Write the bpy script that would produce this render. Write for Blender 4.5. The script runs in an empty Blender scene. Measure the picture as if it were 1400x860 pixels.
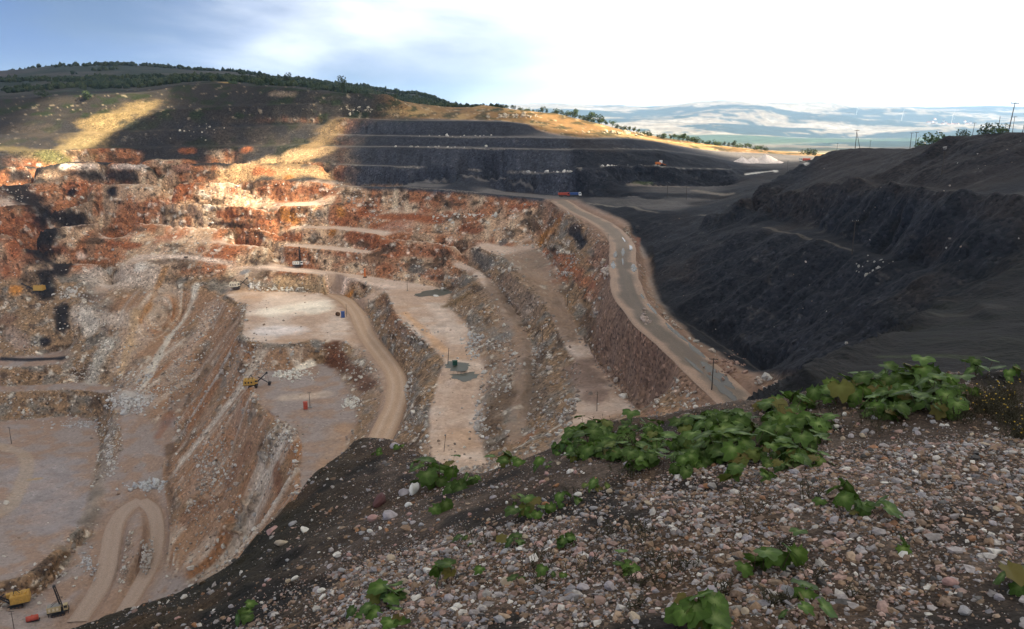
import bpy, bmesh, math, random
import numpy as np
from mathutils import Vector, Matrix

# ------------------------------------------------------------------ scene, camera, sky, sun, exposure
scn = bpy.context.scene
col = scn.collection
FPX, PITCH = 1100.0, math.atan(280.0 / 1100.0)      # focal length for a 1400 px wide frame; tilt below the horizon
CP, SP = math.cos(PITCH), math.sin(PITCH)
cam_d = bpy.data.cameras.new("camera")
cam_d.sensor_width = 36.0
cam_d.lens = 36.0 * FPX / 1400.0
cam_d.clip_start, cam_d.clip_end = 0.1, 60000.0
cam = bpy.data.objects.new("camera", cam_d)
cam.location = (0, 0, 0)
cam.rotation_euler = (math.pi / 2 - PITCH, 0, 0)
col.objects.link(cam)
scn.camera = cam

SUN_AZ, SUN_EL = math.radians(105.0), math.radians(42.0)   # azimuth clockwise from the view direction (+Y)
SUN_DIR = Vector((math.sin(SUN_AZ) * math.cos(SUN_EL), math.cos(SUN_AZ) * math.cos(SUN_EL), math.sin(SUN_EL)))
sd = bpy.data.lights.new("sun", 'SUN')
sd.energy, sd.angle, sd.color = 5.0, math.radians(0.55), (1.0, 0.86, 0.62)
sun = bpy.data.objects.new("sun", sd)
sun.rotation_euler = SUN_DIR.to_track_quat('Z', 'Y').to_euler()
sun.location = (0, 0, 900)
col.objects.link(sun)

scn.render.engine = 'CYCLES'
scn.view_settings.view_transform = 'Standard'
scn.view_settings.look = 'None'
scn.view_settings.gamma = 1.0
scn.view_settings.use_curve_mapping = False
scn.view_settings.exposure = 1.62
scn.cycles.use_denoising = True
scn.cycles.max_bounces = 6
scn.cycles.diffuse_bounces = 4
scn.cycles.transparent_max_bounces = 6
scn.cycles.volume_bounces = 0
scn.cycles.caustics_reflective = False
scn.cycles.caustics_refractive = False

world = bpy.data.worlds.new("World")
scn.world = world
world.use_nodes = True


def build_world():
    nt = world.node_tree
    for n in list(nt.nodes):
        nt.nodes.remove(n)
    N, L = nt.nodes.new, nt.links.new
    out = N("ShaderNodeOutputWorld")
    bg = N("ShaderNodeBackground")
    bg.inputs["Strength"].default_value = 0.10
    sky = N("ShaderNodeTexSky")
    sky.sky_type = 'NISHITA'
    sky.sun_disc = False
    sky.sun_elevation = SUN_EL
    sky.sun_rotation = SUN_AZ
    sky.air_density, sky.dust_density, sky.ozone_density = 1.0, 1.2, 1.5
    geo = N("ShaderNodeNewGeometry")
    # veil of bright cloud that thickens towards the sun, broken by large soft noise
    dot = N("ShaderNodeVectorMath"); dot.operation = 'DOT_PRODUCT'
    tc = N("ShaderNodeTexCoord")
    L(tc.outputs["Generated"], dot.inputs[0])
    dot.inputs[1].default_value = SUN_DIR
    mp = N("ShaderNodeMapping"); mp.inputs["Scale"].default_value = (1.0, 1.0, 3.2)
    L(tc.outputs["Generated"], mp.inputs["Vector"])
    nz = N("ShaderNodeTexNoise"); nz.inputs["Scale"].default_value = 2.6
    nz.inputs["Detail"].default_value = 6.0; nz.inputs["Roughness"].default_value = 0.52
    nz.inputs["Distortion"].default_value = 0.35
    L(mp.outputs["Vector"], nz.inputs["Vector"])
    ma = N("ShaderNodeMath"); ma.operation = 'MULTIPLY_ADD'
    L(nz.outputs["Fac"], ma.inputs[0]); ma.inputs[1].default_value = 0.62
    L(dot.outputs["Value"], ma.inputs[2])
    mr = N("ShaderNodeMapRange"); mr.interpolation_type = 'SMOOTHERSTEP'
    mr.inputs["From Min"].default_value = -0.10; mr.inputs["From Max"].default_value = 0.30
    L(ma.outputs[0], mr.inputs["Value"])
    # thin grey-blue cloud between
    c1 = N("ShaderNodeMix"); c1.data_type = 'RGBA'
    c1.inputs["Factor"].default_value = 0.9
    n3 = N("ShaderNodeTexNoise"); n3.inputs["Scale"].default_value = 2.6; n3.inputs["Detail"].default_value = 5.0; n3.inputs["Distortion"].default_value = 0.5
    mp3 = N("ShaderNodeMapping"); mp3.inputs["Scale"].default_value = (1.0, 1.0, 4.5); mp3.inputs["Location"].default_value = (3.1, 0.4, 0.7)
    L(tc.outputs["Generated"], mp3.inputs["Vector"]); L(mp3.outputs["Vector"], n3.inputs["Vector"])
    r3 = N("ShaderNodeMapRange"); r3.interpolation_type = 'SMOOTHSTEP'; r3.inputs["From Min"].default_value = 0.36; r3.inputs["From Max"].default_value = 0.66; L(n3.outputs["Fac"], r3.inputs["Value"])
    c0 = N("ShaderNodeMix"); c0.data_type = 'RGBA'; L(r3.outputs[0], c0.inputs["Factor"])
    c0.inputs[6].default_value = (0.24, 0.62, 1.85, 1); c0.inputs[7].default_value = (0.40, 0.70, 1.45, 1)
    L(c0.outputs[2], c1.inputs[7])
    L(sky.outputs["Color"], c1.inputs[6])
    c2 = N("ShaderNodeMix"); c2.data_type = 'RGBA'
    L(mr.outputs["Result"], c2.inputs["Factor"])
    L(c1.outputs[2], c2.inputs[6]); c2.inputs[7].default_value = (6.5, 6.7, 7.0, 1)
    L(c2.outputs[2], bg.inputs["Color"])
    L(bg.outputs[0], out.inputs["Surface"])


build_world()

# ------------------------------------------------------------------ survey helpers
# Points were sighted from the viewpoint: (u, v) gives the bearing, and either the level z or the
# forward distance y fixes the point in the place.
def ray(u, v):
    r, up = (u - 700.0) / FPX, (430.0 - v) / FPX
    return np.array([r, CP + up * SP, -SP + up * CP])

def Pz(u, v, z):
    d = ray(u, v); return d * (z / d[2])

def Pd(u, v, y):
    d = ray(u, v); return d * (y / d[1])

def proj(p):
    p = np.asarray(p, float)
    f = p[..., 1] * CP - p[..., 2] * SP
    up = p[..., 1] * SP + p[..., 2] * CP
    return 700 + FPX * p[..., 0] / f, 430 - FPX * up / f

RNG = np.random.default_rng(7)
TBL = RNG.random(65536).astype(np.float32) * 2 - 1

def vnoise(x, y, z):
    x = np.asarray(x, np.float32); y = np.asarray(y, np.float32); z = np.asarray(z, np.float32)
    ix, iy, iz = np.floor(x), np.floor(y), np.floor(z)
    fx, fy, fz = x - ix, y - iy, z - iz
    fx = fx * fx * (3 - 2 * fx); fy = fy * fy * (3 - 2 * fy); fz = fz * fz * (3 - 2 * fz)
    a = ix.astype(np.int64) * 73856093; b = iy.astype(np.int64) * 19349663; c = iz.astype(np.int64) * 83492791
    a1, b1, c1 = a + 73856093, b + 19349663, c + 83492791
    h = lambda p, q, r: TBL[((p ^ q ^ r) ^ ((p ^ q ^ r) >> 13)) & 65535]
    n00 = h(a, b, c); n00 = n00 + (h(a1, b, c) - n00) * fx
    n10 = h(a, b1, c); n10 = n10 + (h(a1, b1, c) - n10) * fx
    n01 = h(a, b, c1); n01 = n01 + (h(a1, b, c1) - n01) * fx
    n11 = h(a, b1, c1); n11 = n11 + (h(a1, b1, c1) - n11) * fx
    n0 = n00 + (n10 - n00) * fy; n1 = n01 + (n11 - n01) * fy
    return n0 + (n1 - n0) * fz

def fbm(x, y, z, octaves=4, gain=0.5, ridged=False):
    s, amp, tot, k = 0.0, 1.0, 0.0, 1.0
    for o in range(octaves):
        n = vnoise(x * k + 17.3 * o, y * k - 9.1 * o, z * k + 5.7 * o)
        if ridged:
            n = 1 - 2 * np.abs(n)
        s = s + amp * n; tot += amp; amp *= gain; k *= 2.03
    return s / tot

def sstep(a, b, x):
    t = np.clip((x - a) / (b - a), 0, 1); return t * t * (3 - 2 * t)

def resample(pts, step):
    pts = np.asarray(pts, float); out = []
    for a, b in zip(pts[:-1], pts[1:]):
        n = max(1, int(np.linalg.norm((b - a)[:2]) / step))
        for i in range(n):
            out.append(a + (b - a) * i / n)
    out.append(pts[-1]); return np.array(out)

def smooth_line(pts, n=8):
    """Catmull-Rom through the points."""
    p = np.asarray(pts, float); p = np.vstack([2 * p[0] - p[1], p, 2 * p[-1] - p[-2]]); out = []
    for i in range(1, len(p) - 2):
        for k in range(n):
            t = k / n
            out.append(0.5 * (2 * p[i] + (p[i+1] - p[i-1]) * t + (2*p[i-1] - 5*p[i] + 4*p[i+1] - p[i+2]) * t*t
                              + (3*p[i] - p[i-1] - 3*p[i+1] + p[i+2]) * t**3))
    out.append(p[-2]); return np.array(out)

class Field:
    """Level grid over plan: survey lines fixed, slopes between them relaxed."""
    def __init__(s, x0, x1, y0, y1, cell):
        s.x0, s.y0, s.cell = x0, y0, cell
        s.nx, s.ny = int((x1 - x0) / cell) + 1, int((y1 - y0) / cell) + 1
    def solve(s, lines, levels=6, iters=(400, 300, 250, 220, 200, 160)):
        pts = np.vstack([resample(l, s.cell * 0.6) for l in lines])
        Z = None
        for lv in range(levels - 1, -1, -1):
            f = 2 ** lv; c = s.cell * f
            nx, ny = (s.nx + f - 1) // f + 1, (s.ny + f - 1) // f + 1
            ix = np.round((pts[:, 0] - s.x0) / c).astype(int); iy = np.round((pts[:, 1] - s.y0) / c).astype(int)
            ok = (ix >= 0) & (ix < nx) & (iy >= 0) & (iy < ny)
            S = np.zeros((ny, nx)); W = np.zeros((ny, nx))
            np.add.at(S, (iy[ok], ix[ok]), pts[ok, 2]); np.add.at(W, (iy[ok], ix[ok]), 1)
            fx = W > 0; V = np.where(fx, S / np.maximum(W, 1), 0)
            if Z is None:
                Z = np.full((ny, nx), V[fx].mean())
            else:
                yy = np.minimum(np.arange(ny) / 2.0, Z.shape[0] - 1.001); xx = np.minimum(np.arange(nx) / 2.0, Z.shape[1] - 1.001)
                i, j = yy.astype(int), xx.astype(int); a, b = (yy - i)[:, None], (xx - j)[None, :]
                Z = (Z[i][:, j] * (1-a) * (1-b) + Z[i+1][:, j] * a * (1-b) + Z[i][:, j+1] * (1-a) * b + Z[i+1][:, j+1] * a * b)
            Z[fx] = V[fx]
            for _ in range(iters[min(levels - 1 - lv, len(iters) - 1)]):
                P = np.pad(Z, 1, mode='edge')
                Zn = (P[:-2, 1:-1] + P[2:, 1:-1] + P[1:-1, :-2] + P[1:-1, 2:]) * 0.25
                Zn[fx] = V[fx]; Z = Zn
        s.Z = Z[:s.ny, :s.nx]
        return s
    def at(s, x, y, Z=None):
        Z = s.Z if Z is None else Z
        gx = np.clip((np.asarray(x, float) - s.x0) / s.cell, 0, s.nx - 1.001); gy = np.clip((np.asarray(y, float) - s.y0) / s.cell, 0, s.ny - 1.001)
        i, j = gy.astype(int), gx.astype(int); a, b = gy - i, gx - j
        return Z[i, j]*(1-a)*(1-b) + Z[i+1, j]*a*(1-b) + Z[i, j+1]*(1-a)*b + Z[i+1, j+1]*a*b

# ------------------------------------------------------------------ survey lines of the pit
def LZ(z, *uv): return np.array([Pz(u, v, z) for u, v in uv])
def L3(*uvz): return np.array([Pz(*q) for q in uvz])
def LD(*uvd): return np.array([Pd(*q) for q in uvd])

def BENCH(berm, *uvd):
    c = LD(*uvd); t = c.copy(); t[:, :2] *= ((c[:, 1] + berm) / c[:, 1])[:, None]
    return c, t

LINES = [
 # far wall, bench by bench: crest then toe of the face above
 L3((60,352,-107),(100,347,-107),(140,343,-107),(200,343,-107),(260,346,-107),(320,350,-107),(400,365,-107),(450,371,-107),(500,377,-107),(560,387,-107),(590,392,-107),(622,398,-107),(605,418,-107),(625,432,-107.5),(640,450,-108),(637,475,-109),(655,492,-109.5),(662,502,-110),(645,525,-112),(650,560,-114),(655,600,-116),(665,640,-117)),
 LZ(-94,(-150,345),(0,342),(60,335),(140,325),(200,326),(260,330),(330,333),(400,338),(450,341),(500,347),(540,350),(590,354),(620,362),(650,377),(662,390)),
 LZ(-94,(60,326),(140,317),(200,319),(260,322),(330,326),(400,333),(450,336),(500,342),(540,345),(590,348),(625,355),(657,370),(672,385)),
 LZ(-83,(-150,322),(0,318),(60,312),(150,300),(200,302),(260,304),(330,308),(400,312),(460,313),(500,318),(540,325),(600,330),(650,338),(690,352)),
 LZ(-83,(60,305),(150,293),(200,295),(260,297),(330,302),(400,308),(460,309),(500,313),(540,320),(600,324),(650,330),(700,340)),
 LZ(-69.5,(-150,288),(0,284),(60,280),(140,274),(200,275),(260,277),(330,280),(400,282),(480,284),(540,284),(600,290),(650,296),(690,300),(715,305)),
 LZ(-69.5,(-150,281),(0,278),(60,272),(140,266),(200,268),(260,269),(330,272),(400,276),(480,277),(540,277),(600,280),(650,283),(700,288),(735,293)),
 LZ(-55,(-150,255),(0,252),(60,249),(140,248),(230,248),(300,247),(380,248),(440,250),(500,254),(560,256),(650,263),(700,268),(748,272)),
 LZ(-55,(-150,248),(0,247),(60,246),(140,244),(230,243),(300,242),(380,243),(440,246),(500,250),(560,252),(650,258),(700,262),(760,267),(800,268)),
 # upper benches: crest sighted with its forward distance, berm level behind it
 *BENCH(10,(-150,229,640),(0,228,640),(60,225,645),(90,222,650),(200,221,668),(260,222,675),(330,222,675),(400,222,665),(440,224,655),(480,226,645),(560,229,618),(650,233,582),(720,236,556),(795,237,535),(825,230,540),(900,229,545),(1000,233,560)),
 *BENCH(12,(440,200,690),(480,201,676),(560,201,649),(650,202,613),(720,204,584),(800,206,566),(900,206,576),(960,214,590),(1010,222,600)),
 *BENCH(12,(460,184,708),(500,185,700),(560,186,674),(650,187,637),(720,188,606),(800,190,592),(860,190,600),(905,196,612)),
 *BENCH(14,(465,160,730),(520,164,718),(560,165,702),(620,165,682),(690,166,652),(735,171,640)),
 # rim and the natural ground above it
 LD((-220,135,800),(0,135,800),(60,132,800),(120,128,800),(200,128,800),(240,116,820),(300,113,820),(350,117,800),(400,120,780),(450,126,765),(480,127,755),(530,128,750),(556,143,745),(590,152,750),(625,152,750),(660,143,760),(700,149,730),(760,155,700),(830,172,685),(900,190,685),(960,197,695),(1050,207,705),(1100,212,705),(1160,214,700),(1300,214,700),(1600,212,700)),
 LD((600,150,850),(660,147,850),(760,160,850),(900,196,850),(1050,210,850),(1160,214,850),(1600,212,850)),
 *BENCH(9,(-220,208,664),(0,206,668),(60,205,672),(150,203,692),(250,200,702),(350,199,702),(420,198,698)),
 *BENCH(9,(-220,184,706),(0,184,712),(100,182,718),(200,179,724),(300,175,730),(400,171,734),(440,172,732)),
 *BENCH(8,(0,160,752),(120,156,756),(250,148,760),(350,143,758),(430,142,752)),
 # bench road and shovel platform
 LZ(-107,(60,360),(100,358),(140,358),(200,360),(250,363),(290,364),(310,363),(345,363),(375,369),(400,372),(440,376),(470,379),(500,386),(530,400),(535,418)),
 LZ(-119,(310,397),(340,400),(400,399),(440,401),(470,405),(500,411),(520,421)),
 L3((306,402,-119),(322,412,-119),(338,404,-119),(335,430,-119),(328,460,-119),(345,468,-119.5),(400,470,-120),(430,462,-120),(438,446,-120),(455,447,-120),(466,456,-120.5),(478,470,-121)),
 L3((340,532,-131),(352,515,-131),(380,508,-131),(410,504,-131),(440,497,-131),(456,503,-131),(465,525,-131),(478,550,-131),(485,575,-131.5),(470,620,-133),(440,670,-135)),
 L3((340,535,-131),(360,562,-131),(390,582,-131.5),(408,602,-132),(405,640,-133),(412,680,-134)),
 # orange pit road
 L3((478,425,-119),(488,460,-121),(505,485,-122),(525,512,-123),(528,540,-124),(516,575,-125.5),(500,610,-127),(480,650,-129)),
 L3((500,425,-119),(515,455,-121),(545,490,-122),(556,520,-123),(556,550,-124),(545,578,-125.5),(530,610,-127),(515,650,-129)),
 # middle platform
 L3((535,418,-107),(545,438,-107.5),(562,455,-108),(590,472,-109),(608,490,-109.5),(602,512,-111),(590,545,-113),(588,580,-115),(592,610,-116),(600,640,-117)),
 # haul road, both edges
 L3((752,281,-56.5),(785,296,-58.5),(820,315,-61.5),(838,335,-63.5),(839,352,-65),(844,375,-67),(846,400,-69),(868,430,-71),(900,465,-73),(930,492,-74.5),(960,517,-76),(990,545,-77.5),(1030,585,-79)),
 L3((790,281,-56.5),(830,300,-60),(850,318,-62),(861,340,-64),(862,365,-66.5),(872,395,-69),(890,422,-71),(920,452,-73),(950,478,-74.5),(985,510,-76),(1020,543,-77.5),(1070,585,-79)),
 # foot of the rock face below the haul road, strip beneath
 L3((715,305,-69.5),(725,320,-76),(740,340,-81),(760,362,-83),(780,390,-86),(790,415,-88),(800,440,-91),(808,470,-94),(830,500,-96),(845,522,-96),(870,550,-96),(900,580,-97)),
 L3((770,470,-95),(790,490,-96),(795,510,-97),(790,540,-97.5),(778,575,-98),(770,610,-99)),
 # two narrow benches curving down between the far wall and the strip
 L3((690,352,-83),(715,380,-85.5),(742,412,-89),(760,445,-92.5),(770,470,-95)),
 L3((700,342,-83),(728,366,-85.5),(758,398,-89),(778,430,-92.5),(792,462,-95)),
 L3((662,390,-94),(680,412,-96.5),(698,442,-100),(710,472,-103),(714,502,-105),(704,545,-108),(690,600,-111)),
 L3((672,385,-94),(694,408,-96.5),(714,438,-100),(728,468,-103),(732,502,-105),(724,545,-108),(712,600,-111)),
 # terrace, black slope and gully right of the haul road
 L3((800,270,-55),(860,272,-54.5),(920,276,-54),(960,284,-53.5)),
 L3((800,277,-56),(850,282,-55),(900,288,-54.5),(940,292,-53.8),(975,297,-52.5),(1005,304,-50),(1040,315,-47),(1110,327,-45.5),(1165,346,-45),(1230,370,-44),(1300,400,-43),(1305,425,-42),(1262,445,-41),(1210,472,-40),(1160,500,-39),(1118,528,-38)),
 L3((868,322,-66),(880,345,-69),(884,370,-71),(892,400,-73),(912,425,-75),(950,450,-78),(1000,480,-80),(1050,515,-81),(1085,530,-81)),
 LD((840,254,538),(860,253,541),(940,255,543),(1000,258,548)),
 LD((850,264,512),(940,265,508),(990,268,500)), LD((860,269,504),(940,271,500),(990,275,490)),
 L3((985,284,-50),(1030,292,-46.5),(1060,298,-45),(1120,312,-44),(1170,332,-44),(1240,355,-43),(1320,385,-41),(1400,392,-37),(1550,395,-33)),
 L3((1400,440,-37),(1300,500,-37),(1200,522,-37),(1400,500,-36),(1550,470,-34)),
 LD((1002,281,368),(1040,258,376),(1090,235,384),(1120,218,388),(1147,204,385),(1180,204,372),(1215,205,356),(1250,203,336),(1275,196,320),(1310,190,300),(1340,184,285),(1400,181,265),(1560,174,240)),
 *BENCH(7,(1045,272,352),(1100,262,334),(1140,254,317),(1180,253,299),(1240,259,268),(1330,268,226),(1400,272,206),(1550,280,190)),
 LD((1000,223,600),(1050,223,600),(1100,222,590),(1140,222,590),(1300,224,590),(1600,224,590)),
 LD((1010,242,560),(1060,235,560),(1105,230,555),(1140,228,550),(1300,228,540),(1600,228,540)),
 LD((1180,232,440),(1300,224,420),(1600,212,380)),
 # left lower benches and the pit floor
 LZ(-117,(-150,385),(0,382),(40,380),(70,376)),
 LZ(-117,(-150,376),(0,374),(40,372),(70,368)),
 LZ(-131,(-150,408),(0,405),(40,404),(90,401),(130,398),(165,404)),
 LZ(-131,(-150,422),(0,420),(50,416),(100,418),(150,420),(185,424)),
 LZ(-158,(-150,494),(0,490),(60,486),(95,478)),
 LZ(-160,(-150,506),(0,503),(40,502),(90,498)),
 LZ(-170,(-150,531),(0,528),(60,526),(120,523),(150,530)),
 LZ(-170,(-150,538),(0,535),(60,533),(110,533),(148,540),(152,560)),
 L3((-150,582,-184),(0,578,-184),(50,573,-184),(100,568,-184),(135,575,-184),(138,610,-184),(120,660,-184),(112,700,-184)),
 L3((0,795,-184),(35,790,-184),(70,760,-184),(98,740,-184),(110,715,-184)),
 L3((0,830,-192),(37,822,-192),(70,797,-192),(97,768,-192),(118,738,-190)),
 L3((0,700,-184),(60,680,-184)),(L3((0,620,-184),(70,610,-184))),
 # ramp with its two tracks
 L3((160,580,-173),(170,600,-175),(163,650,-180),(143,700,-185),(133,750,-188.5),(110,800,-191.5),(60,860,-193)),
 L3((200,575,-173),(216,600,-175),(226,650,-180),(232,700,-184),(228,750,-187),(200,805,-190),(150,860,-193)),
 L3((193,718,-182.5),(196,745,-183),(185,778,-185.5)),
 # banks and talus
 L3((148,560,-173),(152,600,-178),(145,640,-180.5),(128,680,-182),(118,712,-183.5)),
 L3((250,430,-138),(225,480,-152),(205,520,-163),(185,560,-172)),
 L3((300,430,-131),(270,520,-158),(250,570,-170),(240,620,-177)),
 L3((260,800,-188),(300,806,-187),(345,770,-185)),
 L3((320,600,-155),(300,680,-170),(270,750,-183)),
 L3((0,900,-194),(100,900,-194),(250,860,-190)),
]
def W3(*p): return np.array(p, float)
LINES += [  # the near wall under the viewpoint
 W3((-420,230,-150),(-300,215,-170),(-200,205,-178),(-140,200,-172),(-110,190,-160)),
 W3((-420,160,-90),(-250,150,-130),(-130,150,-135),(-80,150,-125),(-50,150,-112),(0,150,-92),(30,150,-84),(58,165,-80)),
 W3((-420,80,-40),(-200,80,-75),(-60,80,-82),(0,80,-58),(25,80,-48),(42,84,-37)),
 W3((-420,40,-20),(-100,40,-42),(0,40,-36),(30,40,-30),(60,40,-27)),
 W3((-420,6,-6),(-60,10,-18),(-15,14,-16),(0,14,-15),(20,12,-12),(60,10,-10),(200,10,-9),(500,10,-9)),
 W3((60,60,-33),(120,60,-29),(300,60,-20),(500,80,-15)),
 W3((230,290,-7),(400,260,0),(540,230,4)),
 W3((-700,500,-60),(-700,700,-10)), W3((-690,300,-60),(-690,100,-20)),
]
pit = Field(-720, 600, 0, 880, 2.0).solve(LINES)
_p = np.pad(pit.Z, 1, mode='edge')
pit.Z = (pit.Z * 4 + _p[:-2, 1:-1] + _p[2:, 1:-1] + _p[1:-1, :-2] + _p[1:-1, 2:]) / 8

# ------------------------------------------------------------------ ground beyond the rim (bearing x distance)
FU = np.array([-300,0,100,170,300,400,480,560,640,700,760,830,900,1000,1100,1200,1300,1400,1700.])
FD = np.array([860,1000,1300,1650,2100,2700,3500,4300,5200,6300,7600,9500,14000.])
FV = np.array([
 [130,131,125,124,111,118,127,150,146,150,157,174,193,208,214,216,214,212,210],
 [122,124,119,118,110,117,127,147,152,157,166,184,202,212,216,216,214,212,210],
 [112,112,107,106,105,114,122,138,153,167,180,197,208,213,214,213,212,210,208],
 [100, 97, 89, 88, 97,109,116,128,148,168,184,200,206,207,207,206,205,204,203],
 [108,106, 99, 97,102,111,118,129,150,170,186,196,200,201,201,200,199,198,198],
 [118,116,112,111,114,121,128,138,158,177,188,194,196,196,196,195,195,194,194],
 [130,128,126,126,128,132,138,148,165,180,188,191,192,192,192,191,191,190,190],
 [140,140,139,139,140,142,146,154,168,178,182,184,186,186,187,187,186,185,184],
 [146,146,146,146,146,147,150,156,164,170,171,172,172,170,174,178,178,176,174],
 [150,150,150,150,150,150,152,156,158,156,158,160,158,152,158,166,168,166,164],
 [152,152,152,152,152,152,152,152,150,147,145,146,148,141,143,150,153,154,150],
 [154,154,154,154,154,154,154,153,150,146,144,145,148,148,147,147,147,148,147],
 [158,158,158,158,158,158,158,158,158,158,158,158,158,158,158,158,158,158,158.]])
def far_z(x, y):
    y = np.maximum(np.asarray(y, float), 700.0)
    x = np.asarray(x, float)
    u = 700 + FPX * x / (y * CP)
    lu = np.clip(np.interp(u, FU, np.arange(len(FU))), 0, len(FU) - 1.001)
    ld = np.clip(np.interp(np.log(y), np.log(FD), np.arange(len(FD))), 0, len(FD) - 1.001)
    i, j = ld.astype(int), lu.astype(int)
    a, b = ld - i, lu - j
    a = a * a * (3 - 2 * a); b = b * b * (3 - 2 * b)
    v = FV[i, j]*(1-a)*(1-b) + FV[i+1, j]*a*(1-b) + FV[i, j+1]*(1-a)*b + FV[i+1, j+1]*a*b
    up = (430 - v) / FPX
    z = (-SP + up * CP) / (CP + up * SP) * y
    far = sstep(1000, 5000, y)
    z = z + (fbm(x / 260, y / 260, 0 * x, 4) * 7 * sstep(900, 1500, y) + fbm(x / 900, y / 900, 0 * x + 3, 4) * 55 * far)
    return z

def ground_z(x, y):
    t = sstep(815, 870, y)
    return pit.at(x, y) * (1 - t) + far_z(x, y) * t

def hit(u, v, t0=60.0, t1=1500.0):
    """Where the sight line through (u, v) meets the ground."""
    d = ray(u, v); t = np.arange(t0, t1, 0.8)
    p = d[None, :] * t[:, None]
    below = p[:, 2] < ground_z(p[:, 0], p[:, 1])
    k = int(np.argmax(below)) if below.any() else len(t) - 1
    return p[k]

# ------------------------------------------------------------------ small mesh and tagging helpers
def tag(o, label=None, cat=None, group=None, kind=None):
    if label: o["label"] = label
    if cat: o["category"] = cat
    if group: o["group"] = group
    if kind: o["kind"] = kind
    return o

def np_mesh(name, verts, tris=None, quads=None, smooth=True, colors=None, attrs=None):
    me = bpy.data.meshes.new(name)
    verts = np.ascontiguousarray(verts, np.float32)
    faces = []
    me.vertices.add(len(verts)); me.vertices.foreach_set("co", verts.ravel())
    nt = 0 if tris is None else len(tris); nq = 0 if quads is None else len(quads)
    loops = np.concatenate([a for a in ((tris.ravel() if nt else None), (quads.ravel() if nq else None)) if a is not None]).astype(np.int32)
    me.loops.add(len(loops)); me.loops.foreach_set("vertex_index", loops)
    me.polygons.add(nt + nq)
    starts = np.concatenate([np.arange(nt) * 3, nt * 3 + np.arange(nq) * 4]).astype(np.int32)
    tot = np.concatenate([np.full(nt, 3), np.full(nq, 4)]).astype(np.int32)
    me.polygons.foreach_set("loop_start", starts); me.polygons.foreach_set("loop_total", tot)
    me.polygons.foreach_set("use_smooth", np.full(nt + nq, smooth, bool))
    if colors is not None:
        at = me.color_attributes.new("Col", 'FLOAT_COLOR', 'POINT')
        c = np.ones((len(verts), 4), np.float32); c[:, :3] = colors
        at.data.foreach_set("color", c.ravel())
    for k, val in (attrs or {}).items():
        at = me.attributes.new(k, 'FLOAT', 'POINT'); at.data.foreach_set("value", np.ascontiguousarray(val, np.float32))
    me.update(calc_edges=True); me.validate()
    return me

def grid_quads(nr, nc):
    i = np.arange(nr * nc).reshape(nr, nc)
    return np.stack([i[:-1, :-1], i[:-1, 1:], i[1:, 1:], i[1:, :-1]], -1).reshape(-1, 4)

def link(name, me, parent=None, mat=None):
    o = bpy.data.objects.new(name, me); col.objects.link(o)
    if parent is not None: o.parent = parent
    if mat is not None:
        me.materials.clear(); me.materials.append(mat)
    return o

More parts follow.
